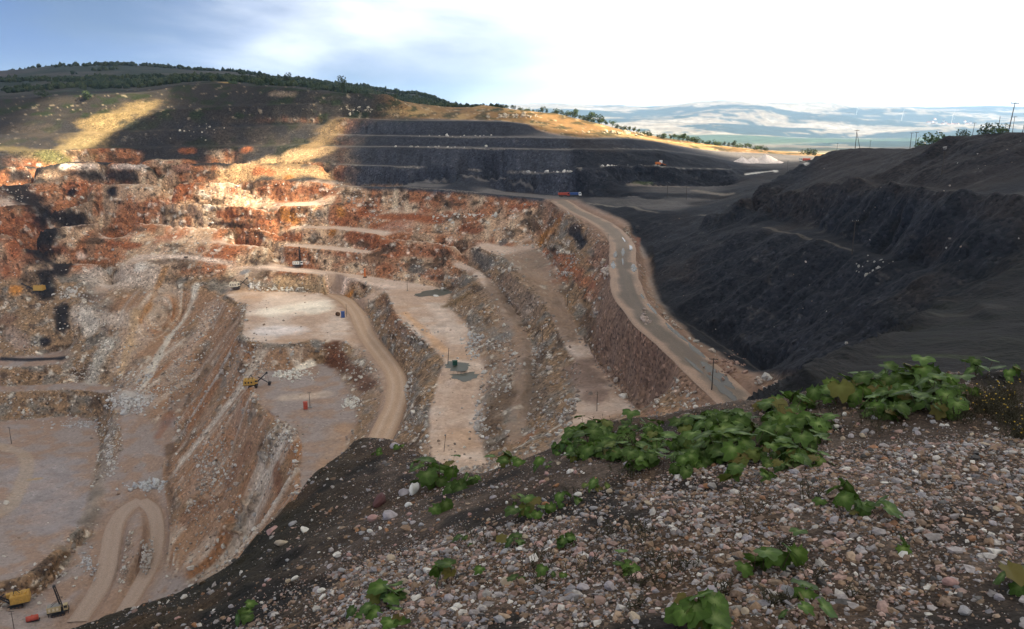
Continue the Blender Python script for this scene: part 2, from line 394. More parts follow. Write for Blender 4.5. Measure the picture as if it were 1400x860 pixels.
def ground_mat(name, scale, bump, rough=0.95, speck=0.35, spec=0.15, dist=1.0, grain=False):
    """Attribute colour broken up by grain at three sizes, plus fine relief."""
    m = bpy.data.materials.new(name); m.use_nodes = True
    nt = m.node_tree; N, L = nt.nodes.new, nt.links.new
    b = nt.nodes["Principled BSDF"]; b.inputs["Roughness"].default_value = rough
    b.inputs["Specular IOR Level"].default_value = spec
    at = N("ShaderNodeAttribute"); at.attribute_name = "Col"
    tc = N("ShaderNodeTexCoord")
    n1 = N("ShaderNodeTexNoise"); n1.inputs["Scale"].default_value = scale; n1.inputs["Detail"].default_value = 8; n1.inputs["Roughness"].default_value = 0.68
    n2 = N("ShaderNodeTexVoronoi"); n2.inputs["Scale"].default_value = scale * 2.3; n2.inputs["Randomness"].default_value = 1.0
    L(tc.outputs["Object"], n1.inputs["Vector"]); L(tc.outputs["Object"], n2.inputs["Vector"])
    mr = N("ShaderNodeMapRange"); mr.inputs["From Min"].default_value = 0.3; mr.inputs["From Max"].default_value = 0.7
    mr.inputs["To Min"].default_value = 1 - speck; mr.inputs["To Max"].default_value = 1 + speck
    L(n1.outputs["Fac"], mr.inputs["Value"])
    if grain:      # how coarse the ground is here (rock face against packed dust)
        ga = N("ShaderNodeAttribute"); ga.attribute_name = "grain"
        for sock, k in (("To Min", -speck), ("To Max", speck)):
            gm = N("ShaderNodeMath"); gm.operation = 'MULTIPLY_ADD'; L(ga.outputs["Fac"], gm.inputs[0]); gm.inputs[1].default_value = k; gm.inputs[2].default_value = 1; L(gm.outputs[0], mr.inputs[sock])
    sp = N("ShaderNodeSeparateColor"); L(n2.outputs["Color"], sp.inputs[0])
    mr2 = N("ShaderNodeMapRange")
    if grain:
        for sock, k in (("To Min", -speck * .8), ("To Max", speck * .8)):
            gm = N("ShaderNodeMath"); gm.operation = 'MULTIPLY_ADD'; L(ga.outputs["Fac"], gm.inputs[0]); gm.inputs[1].default_value = k; gm.inputs[2].default_value = 1; L(gm.outputs[0], mr2.inputs[sock])
    mr2.inputs["To Min"].default_value = 1 - speck * 0.8; mr2.inputs["To Max"].default_value = 1 + speck * 0.8
    L(sp.outputs[0], mr2.inputs["Value"])
    mu = N("ShaderNodeMath"); mu.operation = 'MULTIPLY'; L(mr.outputs[0], mu.inputs[0]); L(mr2.outputs[0], mu.inputs[1])
    if grain:      # scattered pale stones and dark gaps
        for ch, lo, hi, k in ((1, .88, .92, .6), (2, .84, .90, -.5)):
            t1 = N("ShaderNodeMapRange"); t1.inputs["From Min"].default_value = lo; t1.inputs["From Max"].default_value = hi; L(sp.outputs[ch], t1.inputs["Value"])
            t2 = N("ShaderNodeMath"); t2.operation = 'MULTIPLY'; L(t1.outputs[0], t2.inputs[0]); L(ga.outputs["Fac"], t2.inputs[1])
            t3 = N("ShaderNodeMath"); t3.operation = 'MULTIPLY_ADD'; L(t2.outputs[0], t3.inputs[0]); t3.inputs[1].default_value = k; t3.inputs[2].default_value = 1
            t4 = N("ShaderNodeMath"); t4.operation = 'MULTIPLY'; L(mu.outputs[0], t4.inputs[0]); L(t3.outputs[0], t4.inputs[1]); mu = t4
    vm = N("ShaderNodeVectorMath"); vm.operation = 'SCALE'
    L(at.outputs["Color"], vm.inputs[0]); L(mu.outputs[0], vm.inputs["Scale"])
    L(vm.outputs[0], b.inputs["Base Color"])
    bp = N("ShaderNodeBump"); bp.inputs["Strength"].default_value = bump; bp.inputs["Distance"].default_value = dist
    mu2 = N("ShaderNodeMath"); mu2.operation = 'MULTIPLY_ADD'
    L(n2.outputs["Distance"], mu2.inputs[0]); mu2.inputs[1].default_value = -0.35; L(n1.outputs["Fac"], mu2.inputs[2])
    L(mu2.outputs[0], bp.inputs["Height"]); L(bp.outputs[0], b.inputs["Normal"])
    return m

# ------------------------------------------------------------------ roads (centre lines in plan)
def mid(a, b): return [(np.array(p) + np.array(q)) / 2 for p, q in zip(a, b)]
HAUL_L = L3((735,273,-55.3),(752,281,-56.5),(785,296,-58.5),(820,315,-61.5),(838,335,-63.5),(839,352,-65),(844,375,-67),(846,400,-69),(868,430,-71),(900,465,-73),(930,492,-74.5),(960,517,-76),(990,545,-77.5),(1030,585,-79))
HAUL_R = L3((770,273,-55.3),(790,281,-56.5),(830,300,-60),(850,318,-62),(861,340,-64),(862,365,-66.5),(872,395,-69),(890,422,-71),(920,452,-73),(950,478,-74.5),(985,510,-76),(1020,543,-77.5),(1070,585,-79))
HAUL_C = np.array([Pz(*q) for q in ((765,274,-55.5),(788,288,-58),(828,308,-61),(849,330,-63),(851,355,-65.6),(855,385,-68),(864,410,-70),(893,444,-72),(925,472,-73.8),(960,503,-75.6),(1003,542,-77.5),(1050,585,-79))])
HAUL_C = smooth_line(HAUL_C, 10)
PITR_C = smooth_line(L3((455,402,-119),(474,412,-119),(489,430,-119.3),(501,457,-121),(524,487,-122),(541,514,-123),(543,543,-124),(531,576,-125.5),(515,610,-127),(498,650,-129)), 10)
RAMP1 = smooth_line(L3((192,684,-183.2),(170,698,-184.6),(156,722,-186.6),(150,755,-188.7),(140,795,-191),(105,850,-192.8)), 10)
RAMP2 = smooth_line(L3((194,684,-183.2),(210,698,-184.2),(215,730,-186),(208,765,-188),(188,805,-190),(160,850,-192.5)), 10)
FLOOR_TR = smooth_line(L3((-40,612,-184),(5,614,-184),(28,620,-184),(38,640,-184),(30,668,-184),(8,700,-184),(-30,725,-184)), 10)

def dist_line(x, y, line):
    """Plan distance to a polyline, plus the level of the nearest point."""
    best = np.full(x.shape, 1e9); zz = np.zeros(x.shape)
    lo, hi = line[:, :2].min(0) - 40, line[:, :2].max(0) + 40
    m = (x > lo[0]) & (x < hi[0]) & (y > lo[1]) & (y < hi[1])
    xs, ys = x[m], y[m]; bb = np.full(xs.shape, 1e9); bz = np.zeros(xs.shape)
    for a, b in zip(line[:-1], line[1:]):
        ab = b - a; l2 = max(ab[0]**2 + ab[1]**2, 1e-9)
        t = np.clip(((xs - a[0]) * ab[0] + (ys - a[1]) * ab[1]) / l2, 0, 1)
        d = np.hypot(xs - a[0] - t * ab[0], ys - a[1] - t * ab[1]); k = d < bb
        bb[k] = d[k]; bz[k] = (a[2] + t * ab[2])[k]
    best[m] = bb; zz[m] = bz
    return best, zz

ROADS = [(HAUL_C, 5.2), (PITR_C, 4.6), (RAMP1, 4.6), (RAMP2, 3.6)]
HY = HAUL_C[::-1, 1]; HX = HAUL_C[::-1, 0]
HY = np.concatenate([[0., 60., 110., 165.], HY]); HX = np.concatenate([[-30., -10., 16., 40.], HX])
def haul_x(y): return np.interp(y, HY, HX)

# ------------------------------------------------------------------ the open pit: one sheet from the near wall to the rim
EDGE_UV = [(-200,880),(120,860),(200,825),(285,800),(330,760),(400,690),(450,630),(500,592),(590,620),(650,648),(700,635),(790,580),(900,565),(1010,548),(1130,520),(1300,505),(1400,500),(1600,490)]
NC, NR = 1100, 570
ks = np.linspace(-0.80, 0.80, NC)
yf = np.linspace(20.0 ** 0.8, 876.0 ** 0.8, 1150) ** 1.25
KX, YF = ks[:, None], yf[None, :]
ZF = ground_z(KX * YF, np.broadcast_to(YF, (NC, len(yf))))
T = ZF / YF
uE = 700 + FPX * CP * ks
tE = np.array([-(SP - (430 - v) / FPX * CP) / (CP + (430 - v) / FPX * SP) for v in np.interp(uE, [e[0] for e in EDGE_UV], [e[1] for e in EDGE_UV])])
run = np.maximum.accumulate(np.maximum(T, tE[:, None] - 0.02), axis=1)
vis = (T >= run - 1e-4)
dens = np.zeros_like(T)
dens[:, 1:] = np.abs(np.diff(T, axis=1)) * np.where(vis[:, 1:], 1.0, 0.12) + 0.016 * np.diff(yf)[None, :] / yf[None, 1:]
for _ in range(3):
    pd = np.pad(dens, ((4, 4), (0, 0)), mode='edge')
    dens = sum(pd[k:k + NC] for k in range(9)) / 9.0
cum = np.cumsum(dens, axis=1); cum /= cum[:, -1:]
lev = np.linspace(0, 1, NR)
YG = np.stack([np.interp(lev, cum[i], yf) for i in range(NC)])            # (NC, NR)
XG = ks[:, None] * YG
ZG = ground_z(XG, YG)
Gy, Gx = np.gradient(pit.Z, pit.cell)
def n_w(X, Y): return fbm(X / 17 + 70, Y / 17, 0 * X, 3)
def blur(A, n):
    for _ in range(n):
        P = np.pad(A, 1, mode='edge'); A = (P[:-2, 1:-1] + P[2:, 1:-1] + P[1:-1, :-2] + P[1:-1, 2:] + 2 * A) / 6
    return A
gx, gy = pit.at(XG, YG, blur(Gx, 3)), pit.at(XG, YG, blur(Gy, 3))
slope = np.hypot(gx, gy)
NX, NY, NZ = -gx, -gy, np.ones_like(gx)
nl = np.sqrt(NX**2 + NY**2 + NZ**2); NX, NY, NZ = NX / nl, NY / nl, NZ / nl

x, y, z = XG, YG, ZG
U, V = proj(np.stack([x, y, z], -1))
big = fbm(x / 60, y / 60, z / 60, 4)
medn = fbm(x / 17 + 40, y / 17, z / 17, 4)
fine = fbm(x / 4 + 9, y / 4, z / 4, 4)
grit = fbm(x / 1.1, y / 1.1, z / 1.1, 2)
# soils: black spoil right of the haul road and on the upper benches of the far wall
wob = 9 * medn + 4 * fine
right = sstep(-2, 4, x - haul_x(y) - 11 + 0.25 * wob) * sstep(640, 560, y + wob)
upper = sstep(-59, -55.5, z + 0.25 * wob) * sstep(0.015, 0.06, x / y + 0.24 + 0.02 * medn) * sstep(735, 715, y + wob * .5)
upper = upper * sstep(-4, -9, z + 0.2 * wob)
upper = np.maximum(upper, sstep(-57, -55, z) * sstep(-5, -9, z) * sstep(660, 600, y) * sstep(0, 20, x))
dark = np.clip(np.maximum(right, upper), 0, 1)
uleft = sstep(-57, -53, z + 0.3 * wob) * sstep(-0.17, -0.24, x / y + 0.01 * medn)       # grey soil, upper left
# tan bank above the black benches
ylim = np.interp(U, [440, 560, 620, 690, 735, 800, 900, 1050, 1100, 1400, 1600], [745, 722, 700, 668, 632, 606, 626, 655, 655, 600, 600])
tanb = sstep(-3, 6, y - ylim + .5 * wob) * sstep(500, 560, U)
dark = dark * (1 - tanb)
hill = sstep(-14, -4, z + 4 * medn) * sstep(690, 720, y)

steep = sstep(0.50, 1.05, slope)
rd = np.full(x.shape, 1e9); rz = np.zeros(x.shape); rw = np.zeros(x.shape)
for ln, w in ROADS:
    d, zz = dist_line(x, y, ln)
    k = d - w < rd; rd[k] = (d - w)[k]; rz[k] = zz[k]
onroad = sstep(2.5, 0.0, rd)

# long loose slopes between the platforms and the floor: streaks run down the fall line
kk_ = x / y
tal = sstep(-.535, -.48, kk_ + .01 * medn) * sstep(-.245, -.285, kk_ + .01 * medn) * sstep(-120, -124, z) * sstep(.28, .42, slope) * sstep(560, 545, y)
gsx, gsy = pit.at(x, y, blur(Gx, 60)), pit.at(x, y, blur(Gy, 60)); gl = np.hypot(gsx, gsy) + 1e-6
cc_ = (-(x + 180) * gsy + (y - 430) * gsx) / gl; dn_ = ((x + 180) * gsx + (y - 430) * gsy) / gl
streak = fbm(cc_ / 4.5, dn_ / 70, 0 * x + 2, 4); spur = fbm(cc_ / 17, dn_ / 130, 0 * x + 6, 3, ridged=True)
# rugged broken ground between the middle platform and the haul road
RUGP = np.array([hit(*q)[:2] for q in ((662,395),(668,372),(705,345),(735,338),(770,380),(795,430),(790,470),(768,474),(770,520),(770,580),(735,640),(680,640),(662,560),(668,510),(645,470),(648,440),(625,428),(640,405))])
def in_poly(X, Y, poly):
    ins = np.zeros(X.shape, bool)
    for a, b in zip(poly, np.roll(poly, -1, 0)):
        ins ^= ((a[1] > Y) != (b[1] > Y)) & (X < (b[0] - a[0]) * (Y - a[1]) / (b[1] - a[1] + 1e-12) + a[0])
    return ins
rug = in_poly(x + 3 * medn, y + 3 * n_w(x, y), RUGP) * 1.0
for _ in range(6): rug = (rug + np.roll(rug, 1, 0) + np.roll(rug, -1, 0) + np.roll(rug, 1, 1) + np.roll(rug, -1, 1)) / 5
# relief: blocky rock on the faces, rills down the spoil, little on the benches
rill_c = np.where(right > 0.5, y, x)
rills = fbm(rill_c / 5.5, (np.where(right > 0.5, x, y)) / 60, z / 45, 3, ridged=True)
rockr = fbm(x / 11, y / 11, z / 11, 4, ridged=True) * 1.0 + fbm(x / 3.4, y / 3.4, z / 4.0, 3) * 0.9
graze = np.abs(NX * x + NY * y) / (np.hypot(x, y) * np.hypot(NX, NY) + 1e-6)
rockr = rockr * (.08 + .92 * sstep(.15, .6, graze)) * (.55 + .45 * sstep(540, 470, y))
lump = fbm(x / 15 + 11, y / 15, z / 12, 3, ridged=True) * (.5 + .5 * sstep(.15, .6, graze)) * sstep(500, 440, y)
butt = fbm(x / 34, y / 34, z / 90, 3)
amp_rock = 0.07 + 1.7 * np.maximum(steep, .5 * rug)
disp = (1 - dark) * (1 - 0.7 * uleft) * (rockr * amp_rock + lump * (1.8 * steep + .9 * rug) + butt * (3.2 * steep * sstep(560, 500, y) + 1.0 * steep + 1.5 * rug) + 0.22 * fine) \
     + np.maximum(dark, 0.7 * uleft) * (rills * (0.12 + 0.95 * steep) + 0.9 * medn * (0.2 + steep) + 0.22 * fine + right * (.3 + sstep(.25, .8, slope)) * (3.4 * fbm(y / 24, x / 60, z / 50, 3, ridged=True) + 1.2 * fbm(x / 6, y / 6, z / 6, 3)))
POOL_C = [(Pz(592, 400, -106.7), 26), (Pz(625, 501, -109.1), 11), (Pz(637, 515, -110.2), 11), (Pz(511, 432, -119.2), 7), (Pz(1385, 417, -37.2), 9), (Pz(1390, 427, -37.2), 8), (Pz(978, 291, -47), 7)]
wetz = np.zeros(x.shape); wetl = np.zeros(x.shape)
for pc, pr in POOL_C:
    w_ = sstep(pr, pr * .62, np.hypot(x - pc[0], y - pc[1])) * sstep(.75, .4, slope); wetl = np.where(w_ > wetz, pc[2], wetl); wetz = np.maximum(wetz, w_)
outc = sstep(.12, .34, fbm(x / 13 + 21, y / 13, z / 13, 3))
disp = disp * (1 - .8 * tal * (1 - outc)) + tal * (2.3 * spur + .8 * streak)
disp = disp * (1 - onroad) * (1 - wetz)
px, py, pz = x + NX * disp, y + NY * disp, z + NZ * disp
pz = np.where(onroad > 0, pz * (1 - onroad) + (rz - 0.35) * onroad, pz)
pz = pz * (1 - wetz) + (wetl - .05 + .1 * medn) * wetz

# ------------------------------------------------------------------ colours of the ground
def C(r, g, b): return np.array([r, g, b])
def lerp(A, B, t): return A + (B - A) * t[..., None]
DUST, PINK, ORTR = C(.46, .38, .33), C(.41, .31, .25), C(.44, .29, .19)
TAN, GREY, RED, ORANGE, BROWN = C(.28, .19, .125), C(.225, .195, .165), C(.29, .115, .065), C(.42, .20, .08), C(.13, .09, .065)
BLACK, DKFLAT, SOIL = C(.019, .020, .025), C(.070, .064, .062), C(.055, .052, .053)
WHITE, STRAW, GREEN = C(.62, .57, .50), C(.42, .29, .13), C(.05, .075, .03)
col_a = np.empty(x.shape + (3,)); col_a[:] = TAN
n_a, n_b = fbm(x / 26 + 5, y / 26, z / 10, 3), fbm(x / 8 + 50, y / 8, z / 5, 3)
n_c = fbm(x / 13 + 80, y / 13 + 3, z / 6, 3)
upw = sstep(-116, -109, z) * sstep(470, 500, y)          # upper wall: cream rock streaked with rust
vs1, vs2 = fbm(x / 5, y / 60, z / 32, 3), fbm(x / 21 + 31, y / 60, z / 26, 3)
col_a = lerp(col_a, GREY, sstep(-.05, .35, n_b) * (1 - .8 * upw))
cr = lerp(np.broadcast_to(C(.42, .29, .205), col_a.shape).copy(), C(.50, .40, .30), sstep(.0, .4, vs1))
cr = lerp(cr, C(.35, .145, .08), .9 * sstep(-.12, .16, vs2 + .3 * vs1)); cr = lerp(cr, C(.22, .16, .12), .6 * sstep(.1, .4, -vs1))
col_a = lerp(col_a, cr, .85 * upw)
col_a = lerp(col_a, RED * 1.15, .8 * sstep(.12, .42, n_a) * sstep(-120, -95, z))
col_a = lerp(col_a, BROWN, .8 * sstep(.15, .42, n_c))
col_a = lerp(col_a, WHITE * .8, .7 * sstep(.25, .5, fine))
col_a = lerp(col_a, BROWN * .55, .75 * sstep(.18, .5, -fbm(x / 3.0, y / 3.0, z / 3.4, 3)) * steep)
flat_c = lerp(np.broadcast_to(PINK, col_a.shape).copy(), DUST, sstep(-.2, .3, medn))
flat_c = lerp(flat_c, ORTR * .95, .35 * sstep(.05, .4, fbm(x / 30, y / 9, 0 * x + 8, 3)))
flat_c = flat_c * (1 + .12 * fine)[..., None]
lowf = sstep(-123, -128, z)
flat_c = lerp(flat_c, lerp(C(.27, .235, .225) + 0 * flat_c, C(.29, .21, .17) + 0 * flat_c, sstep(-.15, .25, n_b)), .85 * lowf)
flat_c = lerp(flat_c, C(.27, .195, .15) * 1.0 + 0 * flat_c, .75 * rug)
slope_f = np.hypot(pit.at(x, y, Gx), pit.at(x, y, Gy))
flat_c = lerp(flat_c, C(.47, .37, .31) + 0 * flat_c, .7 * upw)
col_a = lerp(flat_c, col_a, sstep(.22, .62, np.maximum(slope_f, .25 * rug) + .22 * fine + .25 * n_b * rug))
# talus streaks on the long slopes above the floor
st = streak
tc_ = lerp(np.broadcast_to(C(.29, .185, .125), col_a.shape).copy(), C(.36, .30, .25), sstep(-.1, .35, st))
tc_ = lerp(tc_, C(.30, .155, .085), .8 * sstep(.1, .4, -fbm(cc_ / 9 + 4, dn_ / 110, 0 * x + 9, 3)))
tc_ = lerp(tc_, WHITE * .75, .4 * sstep(.3, .55, fine + .4 * st))
tc_ = tc_ * 1.08
col_a = lerp(col_a, tc_, tal * (1 - .75 * outc))
# dark soils
dk = lerp(np.broadcast_to(DKFLAT, col_a.shape).copy() * (1 + .9 * upper * (1 - right))[..., None], BLACK * (1 + .7 * upper * (1 - right) - .25 * right)[..., None], sstep(.12 - .09 * right, .38 - .18 * right, slope + .06 * medn))
dk = dk * (1 + .75 * rills * np.maximum(steep, .6 * right) + .3 * medn + .25 * fine)[..., None]
dk = lerp(dk, C(.13, .115, .10), .25 * sstep(.38, .62, fine) )
br = right * sstep(.1, .45, fbm(x / 38, y / 38 + 9, z / 20, 3) + .5 * sstep(-36, -22, z))
dk = lerp(dk, C(.046, .034, .026), .35 * br)
nearp = right * sstep(215, 165, y)
dk = lerp(dk, lerp(np.broadcast_to(C(.015, .0138, .0135), dk.shape).copy(), C(.012, .0125, .009), sstep(-.1, .25, n_b)) * (1 + .5 * fine)[..., None], .9 * nearp)
dk = lerp(dk, C(.012, .012, .014), .5 * sstep(.1, .5, -fbm(y / 21, x / 70, z / 60, 3, ridged=True)) * right * steep)
col_a = lerp(col_a, dk, dark)
ul = lerp(np.broadcast_to(SOIL*1.1, col_a.shape).copy(), C(.095, .08, .07), sstep(-.1, .35, medn))
ul = lerp(ul, C(.24, .21, .18), .45 * sstep(.36, .56, fine + .2 * n_b))
ul = lerp(ul, GREEN * .7, .4 * sstep(.18, .4, fbm(x / 14, y / 14 + 33, z / 14, 3)))
col_a = lerp(col_a, ul, uleft * sstep(1.5, .9, slope) )
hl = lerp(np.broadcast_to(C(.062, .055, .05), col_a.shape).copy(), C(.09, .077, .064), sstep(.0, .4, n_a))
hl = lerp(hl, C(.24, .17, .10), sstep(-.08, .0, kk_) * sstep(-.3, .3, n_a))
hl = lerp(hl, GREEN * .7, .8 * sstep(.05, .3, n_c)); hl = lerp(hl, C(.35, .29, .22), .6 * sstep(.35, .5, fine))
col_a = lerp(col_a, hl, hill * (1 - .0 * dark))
tb = lerp(np.broadcast_to(C(.27, .165, .085), col_a.shape).copy(), C(.40, .28, .15), sstep(-.1, .4, n_a) * .8 + .0 * x)
tb = lerp(tb, C(.10, .085, .05), .8 * sstep(.05, .35, n_c)); tb = lerp(tb, GREEN, .7 * sstep(.2, .4, n_b)); tb = lerp(tb, C(.48, .40, .30), .6 * sstep(.3, .5, fine))
col_a = lerp(col_a, tb, tanb)

# brush strokes of local geology, some brightening the sun patches: (colour, radius in sight pixels, strength, points sighted on the ground)
PAINT = [
 (C(.19,.17,.15), 2.6, .9, [(480,226),(560,229),(650,233),(720,236)]), (C(.17,.15,.135), 2.6, .8, [(500,254),(560,256),(650,263),(740,271)]), (C(.12,.105,.09), 2.5, .8, [(60,205),(250,200),(420,198)]), (C(.12,.105,.09), 2.5, .8, [(100,182),(300,175),(430,171)]),
 (C(.43,.36,.31), 26, .7, [(130,376),(205,378)]), (C(.43,.37,.32), 22, .65, [(110,430),(175,440)]), (C(.41,.33,.27), 24, .6, [(222,400),(165,500)]), (C(.39,.31,.26), 20, .5, [(292,420),(232,520)]), (C(.36,.28,.23), 30, .45, [(330,560),(270,660)]),
 (C(.3,.22,.12), 36, .8, [(185,150),(150,165),(115,195)]), (C(.27,.21,.12), 22, .8, [(115,195),(70,212)]), (C(.2,.16,.09), 16, .75, [(0,205),(60,208)]), (C(.24,.17,.1), 20, .75, [(458,168),(430,200),(402,225)]),  # tan strokes follow the sunlit bands, brightening them in the ground colour
 (C(.14,.15,.07), 12, .7, [(60,214),(85,220)]),
 (C(.45,.37,.32), 6, .9, [(95,228),(200,227)]), (WHITE, 6, 1, [(88,229)]), (RED, 6, .9, [(140,206)]), (RED, 9, .9, [(250,206),(262,206)]), (RED*1.2, 9, .9, [(338,204)]),
 (C(.34,.2,.15), 8, .9, [(240,228),(255,228)]), (RED*1.1, 9, .9, [(325,226),(352,230)]), (STRAW, 7, .8, [(250,113),(312,114)]), (C(.3,.24,.2), 8, .8, [(15,229)]), (C(.26,.2,.15), 8, .7, [(375,128),(400,130)]),
 (SOIL*.75, 22, .95, [(25,262),(60,300)]), (SOIL*.75, 16, .95, [(70,296),(108,302)]), (SOIL*.7, 30, .97, [(58,318),(52,345)]), (SOIL*.7, 14, .95, [(88,362),(80,372)]), (SOIL*.7, 13, .95, [(62,376),(64,402)]),
 (SOIL*.7, 13, .95, [(85,424),(86,444)]), (BLACK*1.5, 9, .9, [(60,468)]), (BLACK*1.4, 8, .97, [(5,492),(85,490)]), (BLACK*1.5, 10, .95, [(155,264)]), (BLACK*1.5, 8, .95, [(98,264)]), (SOIL, 10, .9, [(20,240),(180,240)]),
 (RED*1.25, 14, .9, [(8,318),(20,342)]), (ORANGE*1.1, 10, .95, [(22,396)]), (RED, 11, .85, [(8,372)]), (C(.24,.15,.11), 14, .8, [(10,436)]), (C(.3,.22,.18), 14, .8, [(15,455),(30,470)]),
 (C(.40,.28,.17), 17, .9, [(330,226),(395,216),(448,204)]), (C(.42,.28,.165), 17, .9, [(308,242),(440,238)]), (RED*1.5, 6, .9, [(440,232)]), (RED*1.4, 8, .9, [(352,234),(372,238)]),
 (ORANGE, 8, .8, [(395,242)]), (RED*1.3, 7, .8, [(320,262)]),
 (RED*1.1, 11, .92, [(496,293),(560,297),(600,303)]), (RED*.9, 10, .85, [(632,313),(655,316)]), (ORANGE*1.05, 9, .9, [(466,291)]), (ORANGE*.95, 11, .8, [(388,292),(402,300)]), (GREY, 8, .9, [(436,292)]), (GREY, 8, .9, [(428,325)]),
 (RED*1.1, 11, .9, [(478,322),(530,330)]), (ORANGE, 7, .85, [(455,318)]), (RED, 8, .85, [(300,292),(322,294)]), (RED*1.1, 7, .9, [(152,332),(190,336)]), (RED, 8, .8, [(275,340)]), (RED*1.05, 9, .85, [(380,325),(410,325)]), (C(.3,.18,.12), 9, .8, [(480,352),(540,358)]),
 (ORANGE*1.05, 8, .95, [(463,386),(478,398)]), (C(.24,.24,.25), 9, .9, [(335,372)]), (BROWN, 8, .8, [(304,384)]), (C(.4,.3,.2), 12, .7, [(380,384),(440,388)]),
 (WHITE*.95, 44, .85, [(385,425),(425,420)]), (C(.5,.46,.45), 26, .8, [(365,452),(400,452)]), (C(.22,.21,.2), 13, .9, [(432,472)]), (C(.17,.08,.05), 17, .95, [(456,472),(462,492),(472,505)]), (C(.18,.10,.07), 20, .9, [(480,505),(505,530)]),
 (WHITE*.9, 8, .9, [(385,514),(425,498)]), (WHITE*.85, 9, .9, [(482,552)]), (ORTR*.85, 22, .4, [(470,585),(440,660)]), (C(.44,.36,.3), 20, .7, [(390,545),(440,540)]),
 (C(.50,.40,.34), 7, .9, [(110,350),(250,351),(400,368),(540,392)]), (ORTR*1.05, 10, .8, [(553,428),(608,480)]), (DUST, 17, .8, [(595,418),(625,468)]), (C(.21,.14,.08), 13, .85, [(612,418),(640,402)]),
 (C(.15,.14,.13), 10, .8, [(565,366),(640,388)]), (C(.15,.14,.13), 12, .8, [(650,348),(668,365)]), (C(.17,.155,.145), 10, .8, [(690,332)]), (ORANGE*.8, 15, .85, [(768,306),(742,328)]), (ORANGE*.6, 10, .7, [(722,332)]), (BLACK*2, 9, .9, [(788,316),(802,338)]),
 (C(.17,.11,.075), 20, .8, [(800,430),(832,482)]), (C(.2,.085,.05), 7, .7, [(812,450)]), (C(.25,.18,.15), 26, .8, [(790,500),(820,545)]), (C(.17,.13,.105), 22, .8, [(880,505),(905,535)]),
 (C(.26,.19,.145), 40, .7, [(690,390),(730,420)]), (BROWN, 9, .8, [(700,416)]), (BROWN, 10, .8, [(716,446)]), (C(.21,.2,.19), 18, .8, [(688,462)]), (C(.18,.125,.09), 24, .8, [(690,540),(670,590)]), (C(.2,.15,.115), 22, .75, [(730,500),(735,560)]),
 (WHITE*.72, 8, .85, [(270,392),(235,460),(195,532)]), (C(.36,.2,.1), 6, .8, [(226,368),(192,440)]), (C(.41,.29,.19), 10, .8, [(186,430),(165,510)]), (C(.44,.39,.34), 14, .8, [(118,430),(125,450)]), (C(.38,.35,.31), 15, .8, [(150,470),(125,520)]),
 (C(.46,.42,.38), 12, .8, [(192,366)]), (C(.52,.5,.47), 8, .8, [(150,372)]), (C(.34,.21,.135), 9, .8, [(310,430),(250,500)]), (C(.33,.29,.26), 9, .8, [(322,470),(240,600)]), (RED*.9, 9, .4, [(232,568),(216,598)]), (C(.29,.16,.1), 8, .8, [(300,520),(252,600)]),
 (C(.26,.15,.10), 22, .75, [(335,615),(262,705)]), (C(.24,.125,.08), 14, .8, [(382,640),(375,690)]), (C(.29,.27,.28), 55, .6, [(60,640),(80,715)]), (C(.26,.22,.19), 13, .85, [(150,575),(146,620),(130,680),(118,712)]), (C(.2,.13,.09), 10, .8, [(232,610),(236,690)]), (STRAW*.9, 4, .7, [(40,656),(56,655)]), (C(.17,.11,.065), 7, .9, [(92,757),(72,776),(46,806)]),
 (C(.36,.34,.32), 14, .8, [(170,540),(205,545)]), (C(.3,.28,.29), 18, .7, [(110,810),(60,840)]), (C(.2,.1,.075), 6, .9, [(815,300),(850,312),(872,328),(870,342)]), (C(.19,.13,.1), 8, .85, [(890,418),(930,455),(1010,522)]),
 (C(.27,.165,.085), 11, .85, [(720,163),(780,172),(860,181)]), (STRAW*1.1, 6, .9, [(915,194),(1040,205)]), (C(.6,.57,.52), 4, .9, [(1020,240),(1060,234),(1105,229)]), (C(.08,.1,.045), 4, .7, [(866,253),(890,253)]),
 (C(.2,.18,.16), 2.6, .9, [(822,229),(900,229),(1000,233)]), (C(.2,.18,.16), 2.6, .9, [(700,236),(795,237)]), (C(.2,.18,.16), 2.4, .9, [(560,201),(720,204),(900,206)]), (C(.2,.18,.16), 2.4, .9, [(560,186),(720,188),(850,190)]), (C(.17,.15,.13), 3, .9, [(800,279),(860,284),(975,297)]), (C(.2,.17,.14), 6, .8, [(948,262),(1000,266)]), (C(.22,.18,.15), 5, .8, [(860,254),(940,257)]), (C(.05,.045,.042), 18, .5, [(1290,440),(1360,430)]), (C(.036,.042,.022), 16, .8, [(1210,492),(1330,495)]), (C(.1,.085,.07), 4, .8, [(1045,312),(1165,342)]),
]
def paint(list_):
    P3 = np.stack([x, y, z], -1)
    for c, rp, s, uv in list_:
        H = [hit(*q) for q in uv]
        if len(H) == 1: H = H * 2
        for a, b in zip(H[:-1], H[1:]):
            ra = rp * a[1] / FPX; rb = rp * b[1] / FPX; R = max(ra, rb) * 1.5
            lo, hi = np.minimum(a, b) - R, np.maximum(a, b) + R
            m = (x > lo[0]) & (x < hi[0]) & (y > lo[1]) & (y < hi[1])
            if not m.any(): continue
            Q = P3[m]; ab = b - a; t = np.clip(((Q - a) @ ab) / max(ab @ ab, 1e-9), 0, 1)
            d = np.linalg.norm(Q - a - t[:, None] * ab, axis=1) / (ra + (rb - ra) * t)
            d = d + .38 * n_b[m] + .25 * fine[m] + .3 * n_c[m] + .45 * n_a[m] * min(1.0, rp / 20)
            w = s * sstep(1.12, .35, d)
            col_a[m] = col_a[m] + (np.asarray(c) * (1 + .25 * fine[m] + .2 * n_b[m])[:, None] - col_a[m]) * w[:, None]
paint(PAINT)

